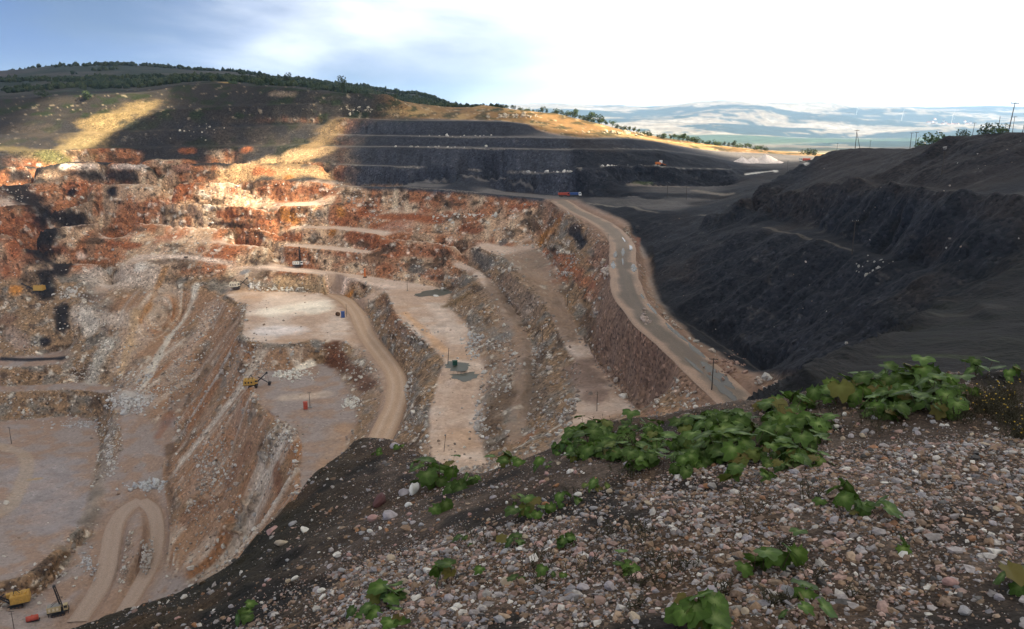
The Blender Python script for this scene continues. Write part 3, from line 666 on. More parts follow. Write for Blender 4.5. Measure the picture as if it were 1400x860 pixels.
# worn tracks across the floor and benches
d, _ = dist_line(x, y, FLOOR_TR)
col_a = lerp(col_a, C(.36, .29, .23), .6 * sstep(4.2, 2.5, np.abs(d) + .8 * fine))
for ln, w in ROADS[1:]:
    d, _ = dist_line(x, y, ln)
    col_a = lerp(col_a, C(.30, .21, .16), .7 * sstep(w + 7, w, d + 3 * fine) * sstep(.9, .5, slope))
d, _ = dist_line(x, y, HAUL_C)
col_a = lerp(col_a, C(.25, .165, .125), .85 * sstep(14, 8, d + 3.5 * medn) * sstep(.015, .05, d))
lum = col_a.mean(-1, keepdims=True)
pitm = (1 - dark)[..., None]
sat = lum + (col_a - lum) * 1.2
sat = sat * np.clip(lum / .29, .25, 1.6) ** .55
col_a = np.maximum(col_a * (1 - pitm) + sat * pitm, .01)
col_a = np.clip(col_a * (1 + .03 * grit)[..., None], .012, .85)

M_PIT = ground_mat("pit_rock", 0.45, 0.6, speck=.36, dist=1.0, grain=True)
P = np.stack([px, py, pz], -1).reshape(-1, 3)
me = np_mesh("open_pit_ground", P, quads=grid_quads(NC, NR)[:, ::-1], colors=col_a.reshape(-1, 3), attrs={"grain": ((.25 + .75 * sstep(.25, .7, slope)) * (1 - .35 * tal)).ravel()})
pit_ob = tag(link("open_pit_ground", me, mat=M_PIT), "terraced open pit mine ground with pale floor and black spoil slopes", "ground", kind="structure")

# ------------------------------------------------------------------ land beyond the rim
nu, nd = 480, 220
kk = np.linspace(-0.95, 0.95, nu)
dd = np.exp(np.linspace(math.log(862), math.log(14000), nd))
fx_, fy_ = kk[:, None] * dd[None, :], np.broadcast_to(dd[None, :], (nu, nd))
fz_ = far_z(fx_, fy_)
t = sstep(862, 880, fy_); fz_ = fz_ * t + ground_z(fx_, fy_) * (1 - t)
fu, fv = proj(np.stack([fx_, fy_, fz_], -1))
w1 = fbm(fx_ / 300, fy_ / 300, 0 * fx_, 4); w2 = fbm(fx_ / 90, fy_ / 90, 0 * fx_ + 4, 4); w3 = fbm(fx_ / 700, fy_ / 450, 0 * fx_ + 9, 4)
fc = np.empty(fx_.shape + (3,)); fc[:] = C(.045, .042, .034)
fc = lerp(fc, C(.018, .026, .016), sstep(-.15, .1, w2 + .3 * w1))
fc = lerp(fc, C(.06, .042, .036), .6 * sstep(.1, .3, w1))
farm = lerp(np.broadcast_to(C(.17, .145, .11), fc.shape).copy(), C(.25, .22, .18), sstep(-.1, .2, w2))
farm = lerp(farm, C(.016, .034, .036), sstep(-.12, -.03, w3 + .45 * w2))
farm = lerp(farm, C(.04, .07, .045), sstep(2800, 3100, fy_) * sstep(4300, 3900, fy_ + 300 * w1))
fc = lerp(fc, farm, sstep(2000, 2600, fy_ + 300 * w1))
near_r = sstep(1900, 1400, fy_) * sstep(.08, .2, kk[:, None] + 0 * fy_)
fc = lerp(fc, lerp(np.broadcast_to(C(.14, .12, .05), fc.shape).copy(), C(.3, .245, .16), sstep(-.1, .2, w2)), near_r)
M_FAR = ground_mat("far_land", 0.02, 0.3, speck=.35, dist=10)
me = np_mesh("far_hills", np.stack([fx_, fy_, fz_], -1).reshape(-1, 3), quads=grid_quads(nu, nd)[:, ::-1], colors=fc.reshape(-1, 3))
tag(link("far_hills", me, mat=M_FAR), "wooded hill and distant dry farmland hills beyond the pit", "hills", kind="structure")

# ------------------------------------------------------------------ broken cloud deck overhead: shades the pit, lets the sun through two gaps
CLOUD_H = 430.0
def sun_up(p, h=CLOUD_H):
    k = (h - p[2]) / SUN_DIR.z
    return np.array([p[0] + SUN_DIR.x * k, p[1] + SUN_DIR.y * k])
def poly_sd(X, Y, poly):
    """Signed plan distance to a polygon, negative inside."""
    d = np.full(X.shape, 1e9); ins = np.zeros(X.shape, bool); n = len(poly)
    for i in range(n):
        a, b = poly[i], poly[(i + 1) % n]; e = b - a
        t = np.clip(((X - a[0]) * e[0] + (Y - a[1]) * e[1]) / max(e @ e, 1e-9), 0, 1)
        d = np.minimum(d, np.hypot(X - a[0] - t * e[0], Y - a[1] - t * e[1]))
        c = ((a[1] > Y) != (b[1] > Y)) & (X < (b[0] - a[0]) * (Y - a[1]) / (b[1] - a[1] + 1e-12) + a[0])
        ins ^= c
    return np.where(ins, -d, d)
GAP1 = np.array([sun_up(hit(*q)) for q in ((95,142),(150,133),(205,135),(195,155),(160,185),(132,205),(112,224),(96,236),(74,234),(35,215),(-20,208),(-20,197),(40,194),(70,180),(92,160))])
GAP2 = np.array([sun_up(hit(*q)) for q in ((440,160),(488,166),(484,200),(464,232),(448,262),(442,300),(395,314),(325,310),(292,292),(296,258),(325,228),(355,206),(408,186))])
THIN = np.array([sun_up(hit(*q)) for q in ((250,250),(480,262),(600,300),(640,420),(560,480),(430,470),(330,430),(240,340))])
cs = 15.0
cxs, cys = np.arange(-1500, 1700, cs), np.arange(-1500, 2350, cs)
CX, CY = np.meshgrid(cxs, cys)
cn = fbm(CX / 60, CY / 60, 0 * CX, 4); cn2 = fbm(CX / 260, CY / 260, 0 * CX + 7, 4)
off = sun_up(np.array([0, 0, -30.0]))
SX, SY = CX - off[0], CY - off[1]
cover = np.ones(CX.shape)
cover *= sstep(-14, 14, poly_sd(CX, CY, GAP1) - 30 + 10 * cn)
cover *= sstep(-26, 24, poly_sd(CX, CY, GAP2) - 18 + 8 * cn)
cover *= .85
cover *= 1 - .48 * sstep(10, -60, poly_sd(CX, CY, THIN) + 22 * cn)
lim = np.interp(SX, [-110, -20, 12, 50, 130, 200, 260, 600], [2000, 730, 640, 618, 640, 600, 560, 480])
cover *= sstep(16, -14, SY - lim + 12 * cn)
edge = np.minimum.reduce([CX + 1500, 1690 - CX, CY + 1500, 2340 - CY])
cover *= sstep(0, 350, edge + 160 * cn2)
def cloud_mat():
    m = bpy.data.materials.new("cloud"); m.use_nodes = True
    nt = m.node_tree; N, L = nt.nodes.new, nt.links.new
    nt.nodes.remove(nt.nodes["Principled BSDF"]); out = nt.nodes["Material Output"]
    at = N("ShaderNodeAttribute"); at.attribute_name = "cover"
    tr = N("ShaderNodeBsdfTransparent"); tl = N("ShaderNodeBsdfTranslucent"); tl.inputs[0].default_value = (.325, .34, .365, 1)
    mx = N("ShaderNodeMixShader"); L(at.outputs["Fac"], mx.inputs[0]); L(tr.outputs[0], mx.inputs[1]); L(tl.outputs[0], mx.inputs[2])
    L(mx.outputs[0], out.inputs["Surface"]); return m
zb = CLOUD_H + 10 * cn + 16 * cn2
zt = zb + 4 + cover * (45 + 25 * cn2 + 14 * cn)
n1 = CX.size
V_ = np.concatenate([np.stack([CX, CY, zb], -1).reshape(-1, 3), np.stack([CX, CY, zt], -1).reshape(-1, 3)])
q = grid_quads(*CX.shape)
keep = (cover.reshape(-1)[q].max(1) > 0.01)
q = q[keep]
me = np_mesh("cloud_deck", V_, quads=np.concatenate([q[:, ::-1], q + n1]), attrs={"cover": np.concatenate([cover.ravel(), cover.ravel()])})
tag(link("cloud_deck", me, mat=cloud_mat()), "broken grey cloud deck overhead", "cloud", kind="structure")

# ------------------------------------------------------------------ foreground spoil heap
E3 = [(-100,900,-6.5),(120,862,-6.0),(150,840,-5.8),(200,826,-5.6),(285,800,-5.1),(330,760,-4.9),(360,722,-4.8),(400,690,-4.7),(420,660,-4.7),(450,630,-4.7),(480,603,-4.65),(500,593,-4.6),(530,596,-4.5),(560,606,-4.3),(590,620,-4.1),(640,645,-3.8),(665,650,-3.55),(700,635,-3.3),(750,612,-3.1),(790,585,-2.95),(850,568,-2.85),(900,566,-2.75),(960,556,-2.65),(1010,550,-2.6),(1080,537,-2.5),(1130,524,-2.45),(1200,514,-2.4),(1300,507,-2.3),(1400,500,-2.2),(1650,490,-2.1)]
EL = L3(*E3)
def beyond(L, far, drop):
    out = L.copy(); r = np.hypot(L[:, 0], L[:, 1])
    out[:, 0] *= (r + far) / r; out[:, 1] *= (r + far) / r; out[:, 2] -= drop; return out
HLINES = [EL, beyond(EL, 0.35, 0.32), beyond(EL, 2.0, 2.3), beyond(EL, 6, 8), beyond(EL, 14, 20),
 L3((1650,860,-1.70),(1400,860,-1.72),(1200,860,-1.75),(1000,860,-1.8),(700,870,-2.0),(500,870,-2.35),(350,870,-3.0),(200,870,-4.2),(60,885,-5.4)),
 L3((1650,700,-1.85),(1400,700,-1.9),(1200,700,-1.95),(1000,700,-2.05),(850,700,-2.25),(700,700,-2.7),(600,700,-3.1),(500,720,-3.5),(400,745,-4.2),(330,795,-4.6)),
 L3((1500,610,-2.02),(1200,615,-2.15),(1000,620,-2.3),(900,630,-2.4),(800,640,-2.6)),
 L3((560,650,-3.9),(520,650,-4.25),(470,670,-4.35)),
 W3((-8,.3,-4.5),(-3,.3,-2.4),(-1,.3,-1.8),(0,.3,-1.7),(12,.3,-1.62)),
 W3((-10,3,-7),(-9,-1,-6)), W3((-3,-1.5,-2.4),(0,-1.5,-1.7),(12,-1.5,-1.6))]
heap = Field(-14, 14, -1.5, 22, 0.1).solve(HLINES)
heap.Z = blur(heap.Z, 2)
nyh, nxh = 280, 340
hx1 = np.linspace(-11, 11, nxh); hy1 = -1.2 + 20.0 * np.linspace(0, 1, nyh) ** 1.5
HXg, HYg = np.meshgrid(hx1, hy1)
hz0 = heap.at(HXg, HYg)
hlow = fbm(HXg / 1.3, HYg / 1.3, 0 * HXg, 4); hmid = fbm(HXg / .33 + 7, HYg / .33, hz0, 4); hfin = fbm(HXg / .08, HYg / .08, hz0 * 3, 3)
leftness = sstep(-.35, -1.6, HXg + .12 * HYg + .5 * hlow)          # clods of bare earth on the left flank
def heap_z(X, Y):
    X, Y = np.asarray(X, float), np.asarray(Y, float)
    z0 = heap.at(X, Y)
    return z0 + .055 * fbm(X / 1.3, Y / 1.3, 0 * X, 4) + .03 * fbm(X / .33 + 7, Y / .33, z0, 4) * (1 + 1.2 * sstep(-.35, -1.6, X + .12 * Y)) + .075 * sstep(-.1, -1.3, X + .12 * Y) * fbm(X / .42 + 3, Y / .42, z0, 3, ridged=True)
hz = heap_z(HXg, HYg) + .012 * hfin * (1 + 2.2 * leftness)
hc = np.empty(HXg.shape + (3,)); hc[:] = C(.052, .037, .029)
hc = lerp(hc, C(.085, .063, .05), sstep(-.1, .3, hmid))
hc = lerp(hc, C(.024, .021, .015), leftness * (.72 + .28 * sstep(-.3, .2, hlow)))
hc = lerp(hc, C(.012, .012, .012), .8 * sstep(.24, .42, fbm(HXg / .6 + 30, HYg / .6, 0 * HXg, 3)))
hc = lerp(hc, C(.075, .045, .025), .5 * sstep(.2, .4, fbm(HXg / .9 + 60, HYg / .9, 0 * HXg, 3)))
hc = np.clip(hc * (1 + .5 * hfin)[..., None], .006, .6)
M_HEAP = ground_mat("spoil_earth", 26.0, 0.8, speck=.5, dist=.02)
me = np_mesh("spoil_heap", np.stack([HXg, HYg, hz], -1).reshape(-1, 3), quads=grid_quads(nyh, nxh), colors=hc.reshape(-1, 3))
tag(link("spoil_heap", me, mat=M_HEAP), "gravelly spoil heap at the pit edge with bare dark earth flank", "ground", kind="structure")

def stone_mat():
    m = bpy.data.materials.new("stone"); m.use_nodes = True
    nt = m.node_tree; N, L = nt.nodes.new, nt.links.new
    b = nt.nodes["Principled BSDF"]; b.inputs["Roughness"].default_value = .8; b.inputs["Specular IOR Level"].default_value = .3
    at = N("ShaderNodeAttribute"); at.attribute_name = "Col"
    tc = N("ShaderNodeTexCoord")
    n1 = N("ShaderNodeTexNoise"); n1.inputs["Scale"].default_value = 60; n1.inputs["Detail"].default_value = 6
    L(tc.outputs["Object"], n1.inputs["Vector"])
    mr = N("ShaderNodeMapRange"); mr.inputs["From Min"].default_value = .3; mr.inputs["From Max"].default_value = .7; mr.inputs["To Min"].default_value = .7; mr.inputs["To Max"].default_value = 1.25
    L(n1.outputs["Fac"], mr.inputs["Value"])
    vm = N("ShaderNodeVectorMath"); vm.operation = 'SCALE'; L(at.outputs["Color"], vm.inputs[0]); L(mr.outputs[0], vm.inputs["Scale"])
    L(vm.outputs[0], b.inputs["Base Color"])
    bp = N("ShaderNodeBump"); bp.inputs["Strength"].default_value = .4; bp.inputs["Distance"].default_value = .004
    L(n1.outputs["Fac"], bp.inputs["Height"]); L(bp.outputs[0], b.inputs["Normal"])
    return m
M_STONE = stone_mat()
STONE_COLS = np.array([(.26,.235,.235),(.32,.29,.29),(.29,.195,.17),(.36,.25,.215),(.19,.13,.095),(.23,.155,.105),(.50,.47,.44),(.40,.37,.35),(.25,.13,.075),(.09,.085,.085),(.22,.21,.23),(.30,.22,.16)])
STONE_W = np.array([.13,.11,.11,.09,.12,.12,.05,.07,.03,.06,.06,.05])

def ico(sub):
    bm = bmesh.new(); bmesh.ops.create_icosphere(bm, subdivisions=sub, radius=1.0)
    bm.verts.ensure_lookup_table()
    v = np.array([p.co[:] for p in bm.verts]); f = np.array([[q.index for q in p.verts] for p in bm.faces]); bm.free(); return v, f
def rot_mats(n, rng):
    q = rng.normal(size=(n, 4)); q /= np.linalg.norm(q, axis=1)[:, None]; w, a, b, c = q.T
    return np.stack([np.stack([1-2*(b*b+c*c), 2*(a*b-c*w), 2*(a*c+b*w)], -1), np.stack([2*(a*b+c*w), 1-2*(a*a+c*c), 2*(b*c-a*w)], -1), np.stack([2*(a*c-b*w), 2*(b*c+a*w), 1-2*(a*a+b*b)], -1)], 1)
def stones_mesh(name, pos, rad, cols, rng, flat=.62, tilt=.5, normals=None):
    """Many angular stones joined as one mesh."""
    v, f = ico(1); v = v[:12] if len(v) > 12 and False else v
    n = len(pos)
    shp = 1 + .28 * rng.normal(size=(n, len(v))).clip(-1.4, 1.4)
    axes = np.stack([rng.uniform(.75, 1.35, n), rng.uniform(.65, 1.05, n), rng.uniform(.42, .8, n) * flat / .62], -1)
    vv = v[None] * shp[..., None] * axes[:, None, :]
    az = rng.uniform(0, 6.283, n); ca, sa = np.cos(az), np.sin(az)
    tx, ty = rng.normal(0, tilt * .6, n), rng.normal(0, tilt * .6, n)
    X, Y, Z_ = vv[..., 0], vv[..., 1], vv[..., 2]
    X, Y = X * ca[:, None] - Y * sa[:, None], X * sa[:, None] + Y * ca[:, None]
    Y, Z_ = Y * np.cos(tx)[:, None] - Z_ * np.sin(tx)[:, None], Y * np.sin(tx)[:, None] + Z_ * np.cos(tx)[:, None]
    X, Z_ = X * np.cos(ty)[:, None] + Z_ * np.sin(ty)[:, None], -X * np.sin(ty)[:, None] + Z_ * np.cos(ty)[:, None]
    vv = np.stack([X, Y, Z_], -1) * rad[:, None, None] + pos[:, None, :]
    ff = (f[None] + (np.arange(n) * len(v))[:, None, None]).reshape(-1, 3)
    cc = np.repeat(cols, len(v), axis=0)
    return np_mesh(name, vv.reshape(-1, 3), tris=ff, smooth=False, colors=cc)

rg = np.random.default_rng(11)
def heap_points(n, xr, yr, prob):
    X = rg.uniform(*xr, n); Y = rg.uniform(*yr, n)
    Zs = heap_z(X, Y); u, v = proj(np.stack([X, Y, Zs], -1))
    k = (rg.random(n) < prob(X, Y)) & (u > -120) & (u < 1850) & (v < 930) & (Y > 1)
    # stop at the brink
    r = np.hypot(X, Y); az_ = np.arctan2(X, Y); el = np.argsort(np.arctan2(EL[:, 0], EL[:, 1]))
    rb = np.interp(az_, np.arctan2(EL[el, 0], EL[el, 1]), np.hypot(EL[el, 0], EL[el, 1]))
    k &= r < rb + .7
    return np.stack([X[k], Y[k], Zs[k]], -1)
def gravel_prob(X, Y):
    ln = sstep(-.1, -1.5, X + .12 * Y + .5 * fbm(X / 1.3, Y / 1.3, 0 * X, 3))
    pat = fbm(X / .6 + 30, Y / .6, 0 * X, 3)
    return (1 - .72 * ln) * (1 - .75 * sstep(.22, .4, pat)) * np.where(ln > .5, sstep(-.35, .3, fbm(X / .5, Y / .5 + 4, 0 * X, 3)) + .25, 1)
gp = np.concatenate([heap_points(47000, (-2.5, 5.5), (1.4, 5.0), gravel_prob), heap_points(31000, (-9, 8.5), (3.0, 13), gravel_prob)])
gr = np.exp(rg.normal(math.log(.0098), .52, len(gp))).clip(.005, .030)
gr *= 1 + .5 * sstep(-1, -3, gp[:, 0])
gc = STONE_COLS[rg.choice(len(STONE_COLS), len(gp), p=STONE_W / STONE_W.sum())] * rg.uniform(.6, 1.25, (len(gp), 1))
gp[:, 2] += gr * rg.uniform(-.35, .25, len(gp))
# fines between the stones: small eight-sided chips
fp = np.concatenate([heap_points(60000, (-2.5, 5.5), (1.4, 5.2), lambda X, Y: .25 + .75 * gravel_prob(X, Y)), heap_points(50000, (-8, 8), (3.5, 12), lambda X, Y: .3 + .7 * gravel_prob(X, Y))])
fr = rg.uniform(.0035, .0085, len(fp)); fcol = STONE_COLS[rg.choice(len(STONE_COLS), len(fp), p=STONE_W / STONE_W.sum())] * rg.uniform(.5, 1.15, (len(fp), 1))
fp[:, 2] += fr * .15
ov = np.array([(1,0,0),(-1,0,0),(0,1,0),(0,-1,0),(0,0,.75),(0,0,-.75)], float); of = np.array([(0,2,4),(2,1,4),(1,3,4),(3,0,4),(2,0,5),(1,2,5),(3,1,5),(0,3,5)])
fv_ = np.einsum('nij,kj->nki', rot_mats(len(fp), rg), ov) * (1 + .3 * rg.normal(size=(len(fp), 6, 1)).clip(-1, 1)) * fr[:, None, None] + fp[:, None, :]
me = np_mesh("grit", fv_.reshape(-1, 3), tris=(of[None] + (np.arange(len(fp)) * 6)[:, None, None]).reshape(-1, 3), smooth=False, colors=np.repeat(fcol, 6, axis=0))
tag(link("grit", me, mat=M_STONE), "fine pinkish grit between the stones of the spoil heap", "grit", kind="stuff")
tag(link("gravel", stones_mesh("gravel", gp, gr, gc, rg), mat=M_STONE), "loose pinkish grey gravel covering the spoil heap", "gravel", kind="stuff")

# the stones that can be picked out singly
def stone_variant(seed, sub=2):
    r_ = np.random.default_rng(seed); v, f = ico(sub)
    for _ in range(7):                       # chip planes off a ball
        nrm = r_.normal(size=3); nrm /= np.linalg.norm(nrm); h = r_.uniform(.52, .86)
        d = v @ nrm; v = np.where((d > h)[:, None], v - (d - h)[:, None] * nrm, v)
    v = v * np.array([r_.uniform(.95, 1.4), r_.uniform(.7, 1.0), r_.uniform(.5, .8)]) * (1 + .04 * r_.normal(size=(len(v), 1)))
    return v, f
STONE_KINDS = [("grey", (.27, .265, .28)), ("lilac grey", (.33, .30, .32)), ("pink", (.36, .22, .20)), ("white", (.60, .58, .55)), ("brown", (.22, .145, .095)), ("buff", (.38, .31, .235)), ("rust coloured", (.30, .15, .075)), ("maroon", (.10, .042, .042))]
stone_meshes = {}
for ki, (kn, kc) in enumerate(STONE_KINDS):
    for s_ in range(4):
        v, f = stone_variant(100 + ki * 10 + s_)
        cc = np.array(kc)[None] * (1 + .18 * np.random.default_rng(s_).normal(size=(len(v), 1)).clip(-1, 1))
        me = np_mesh("stone", v, tris=f, smooth=False, colors=cc); me.materials.append(M_STONE)
        stone_meshes[(ki, s_)] = me
def put_stone(p, r, ki, si, label, group=None, cat="stone"):
    o = bpy.data.objects.new("stone", stone_meshes[(ki, si)]); col.objects.link(o)
    o.location = p; o.scale = (r, r, r)
    o.rotation_euler = (rg.normal(0, .3), rg.normal(0, .3), rg.uniform(0, 6.28))
    return tag(o, label, cat, group)
sp_ = heap_points(2600, (-4, 6), (1.6, 6.5), lambda X, Y: np.full(X.shape, .8))
su, sv = proj(sp_)
k = (su > 0) & (su < 1400) & (sv < 862); sp_ = sp_[k][:268]
for p in sp_:
    ki = int(rg.choice(7, p=(.26, .22, .14, .12, .12, .1, .04))); r = float(rg.uniform(.015, .030))
    flank = p[0] + .12 * p[1] < -.9
    kn = ('larger ' if r > .0245 else 'small ') + STONE_KINDS[ki][0]
    put_stone((p[0], p[1], p[2] + r * .3), r, ki, int(rg.integers(4)),
              f"{kn} angular stone lying on the {'dark earth flank' if flank else 'gravel shoulder'} of the spoil heap",
              f"{kn} stones on the {'earth flank' if flank else 'gravel shoulder'}")
def heap_hit(u, v):
    d = ray(u, v); t = np.arange(1.0, 30, .02); p = d[None] * t[:, None]
    b = p[:, 2] < heap_z(p[:, 0], p[:, 1]); return p[int(np.argmax(b))]
for u, v, rp, ki, lb in ((517,690,15,7,"large maroon boulder on the brink of the dark earth flank"),(567,672,11,3,"long white stone leaning above the maroon boulder"),(553,676,8,1,"lilac grey stone beside the maroon boulder"),(511,712,9,2,"pink stone just below the maroon boulder"),(535,708,11,1,"flat grey stone below the long white stone"),(558,692,6,3,"small bright white stone under the long white stone"),(386,745,11,5,"buff block at the end of the pale stone row"),(418,727,6,3,"white stone in the pale row on the earth flank"),(372,728,8,2,"pinkish stone starting the pale row on the earth flank"),(400,718,6,0,"grey stone in the pale row on the earth flank"),(535,767,9,5,"buff wedge of stone in the middle of the earth flank"),(585,781,8,3,"bright white wedge of stone between two leaf tufts"),(692,800,11,5,"tall pale stone standing beside the gravel"),(440,810,6,3,"small white stone alone on the dark flank"),(556,725,9,4,"brown lump under the flat grey stone"),(540,612,7,1,"pale grey stone on top of the earth spur"),(570,820,7,3,"white stone beside the lowest leaf tuft"),(973,815,13,1,"big lilac grey stone in the coarse gravel"),(1080,815,10,0,"grey stone near the lone leaf"),(985,770,9,4,"brown stone by the gravel hollow"),(1225,700,9,1,"pale grey stone in the open gravel"),(1300,800,9,2,"pink stone in the coarse gravel")):
    p = heap_hit(u, v); r = rp * np.linalg.norm(p) / FPX
    put_stone((p[0], p[1], p[2] + r * .25), r, ki, int(rg.integers(4)), lb)

# ------------------------------------------------------------------ roads draped on the ground
def road_mesh(name, line, half, colf, crown=.12, n=15):
    L_ = resample(line, 1.6); tan_ = np.gradient(L_[:, :2], axis=0); tan_ /= np.linalg.norm(tan_, axis=1)[:, None] + 1e-9
    nor = np.stack([-tan_[:, 1], tan_[:, 0]], -1)
    t = np.linspace(-1, 1, n); s_ = np.arange(len(L_)) * 1.6
    jit = half * (1 + .10 * fbm(s_ / 9, 0 * s_, 0 * s_, 3))
    X = L_[:, 0:1] + nor[:, 0:1] * t * jit[:, None]; Y = L_[:, 1:2] + nor[:, 1:2] * t * jit[:, None]
    rut = -.07 * (np.exp(-((np.abs(t) - .38) / .12) ** 2))
    Z_ = L_[:, 2:3] + (crown * (1 - t ** 2) + rut - .5 * (np.abs(t) > .99))[None, :] + .05 * fbm(X / 2.2, Y / 2.2, 0 * X, 3)
    T_ = np.broadcast_to(t[None, :], X.shape); S_ = np.broadcast_to(s_[:, None], X.shape)
    me = np_mesh(name, np.stack([X, Y, Z_], -1).reshape(-1, 3), quads=grid_quads(*X.shape), colors=colf(T_, S_, X, Y).reshape(-1, 3))
    return me
M_ROAD = ground_mat("packed_earth", 1.6, .25, rough=.8, speck=.16, spec=.3, dist=.15)
def haul_col(t, s, X, Y):
    n = fbm(X / 5, Y / 5, 0 * X, 3); st = fbm(t * 9, s / 40, 0 * t, 3)
    c = np.empty(t.shape + (3,)); c[:] = C(.19, .145, .11)
    wet = sstep(95, 130, s) * sstep(270, 190, s)
    c = lerp(c, C(.115, .09, .072), np.clip(.75 * wet + .35 * sstep(-.1, .4, st), 0, 1) * sstep(.85, .5, np.abs(t)))
    c = lerp(c, C(.30, .205, .15), .95 * sstep(.4, .75, np.abs(t) + .3 * n + .15 * st))
    return c * (1 + .16 * st + .12 * n)[..., None]
def pit_col(t, s, X, Y):
    st = fbm(t * 8, s / 35, 0 * t, 3); n = fbm(X / 4, Y / 4, 0 * X, 3)
    c = np.empty(t.shape + (3,)); c[:] = C(.39, .265, .18)
    c = lerp(c, C(.47, .35, .27), .6 * np.exp(-((np.abs(t) - .4) / .14) ** 2)); c = lerp(c, C(.33, .21, .14), .5 * sstep(.7, .95, np.abs(t) + .2 * n))
    return c * (1 + .14 * st + .08 * n)[..., None]
def ramp_col(t, s, X, Y):
    c = pit_col(t, s, X, Y); return lerp(c, C(.29, .225, .19), .75 + 0 * t)
for nm, ln, w, cf in (("haul_road", HAUL_C, 6.1, haul_col), ("pit_road", PITR_C, 5.2, pit_col), ("ramp_road", RAMP1, 4.2, ramp_col), ("ramp_road", RAMP2, 3.4, ramp_col)):
    tag(link(nm, road_mesh(nm, ln, w, cf), mat=M_ROAD), kind="structure")

# ------------------------------------------------------------------ puddles and pools
def water_mat(name, base, rough):
    m = bpy.data.materials.new(name); m.use_nodes = True
    b = m.node_tree.nodes["Principled BSDF"]; b.inputs["Base Color"].default_value = (*base, 1); b.inputs["Roughness"].default_value = rough
    b.inputs["Specular IOR Level"].default_value = .6; b.inputs["IOR"].default_value = 1.33
    return m
M_PUD = water_mat("puddle_water", (.06, .055, .05), .03)
M_POOL = water_mat("pool_water", (.075, .08, .066), .38)
def pool(name, pts, z, mat, wob=.4, seed=0):
    c = np.mean(pts, 0); ring = smooth_line(np.vstack([pts, pts[:1]]), 6)[:-1]
    ang = np.arange(len(ring)); ring = c + (ring - c) * (.85 + wob * fbm(ang / 1.6 + seed * 11, 0 * ang, 0 * ang, 2))[:, None]
    bm = bmesh.new(); vs = [bm.verts.new((p[0], p[1], z)) for p in ring]
    f = bm.faces.new(vs); bmesh.ops.recalc_face_normals(bm, faces=[f])
    if f.normal.z < 0: f.normal_flip()
    r = bmesh.ops.extrude_face_region(bm, geom=[f]); 
    for v in [g for g in r["geom"] if isinstance(g, bmesh.types.BMVert)]: v.co.z += .015
    bmesh.ops.recalc_face_normals(bm, faces=bm.faces[:])
    me = bpy.data.meshes.new(name); bm.to_mesh(me); bm.free()
    return tag(link(name, me, mat=mat), kind="structure")
def road_streak(s0, s1, t0, wd, seed):
    """Shallow water lying along a wheel rut or the road edge."""
    L_ = resample(HAUL_C, .8); tan_ = np.gradient(L_[:, :2], axis=0); tan_ /= np.linalg.norm(tan_, axis=1)[:, None] + 1e-9
    nor = np.stack([-tan_[:, 1], tan_[:, 0]], -1); i0, i1 = int(len(L_) * s0), int(len(L_) * s1); q = np.arange(i0, i1 + 1); n = len(q)
    e = np.sin(np.linspace(0, math.pi, n)) ** .5; wv = 1.5 * wd * e * (.65 + .9 * np.abs(fbm(q / 3.0 + seed * 7, 0.0 * q, 0.0 * q, 3))); cv = t0 + .5 * wd * fbm(q / 4.0 + seed * 3, 0.0 * q + 5, 0.0 * q, 2)
    rows = []
    for k in (-1, 1): rows.append(np.stack([L_[q, 0] + nor[q, 0] * (cv + k * wv) * 6.1, L_[q, 1] + nor[q, 1] * (cv + k * wv) * 6.1, L_[q, 2] + .12 * (1 - (cv + k * 0 * wv) ** 2) + .035], -1))
    me = np_mesh("puddle", np.stack(rows, 1).reshape(-1, 3), quads=grid_quads(n, 2)); return tag(link("puddle", me, mat=M_PUD), kind="structure")
for i, a in enumerate(((.44,.49,.05,.10),(.46,.50,-.55,.10),(.42,.455,.62,.10),(.53,.575,.72,.14),(.52,.56,-.7,.12),(.50,.54,.0,.05),(.665,.685,.8,.06),(.70,.74,.8,.09),(.765,.83,.78,.11),(.825,.865,.72,.13),(.87,.93,.35,.2),(.86,.90,-.3,.08),(.90,.96,-.15,.16),(.36,.40,.3,.04))): road_streak(*a, i)
for i, (uv, z) in enumerate(([[(562,402),(588,396),(605,394),(622,397),(612,404),(590,405),(575,406)], -106.7], [[(606,495),(630,494),(645,499),(640,506),(622,508),(604,502)], -109.1], [[(612,512),(640,508),(660,512),(648,520),(625,522)], -110.2], [[(500,431),(520,428),(520,434),(506,435)], -119.2])):
    pool("pool", np.array([Pz(u, v, z)[:2] for u, v in uv]), z + .02, M_POOL, wob=.3, seed=i + 20)
for i, (uv, z) in enumerate(([[(974,287),(979,290),(982,297),(977,296)], -52], [[(1364,412),(1398,414),(1398,420),(1376,417)], -37.2], [[(1378,424),(1398,424),(1398,429),(1382,428)], -37.2])):
    zz = float(ground_z(*Pz(*np.mean(uv, 0), z)[:2])) + .06
    pool("puddle", np.array([Pz(u, v, zz)[:2] for u, v in uv]), zz, M_PUD, seed=i + 30)

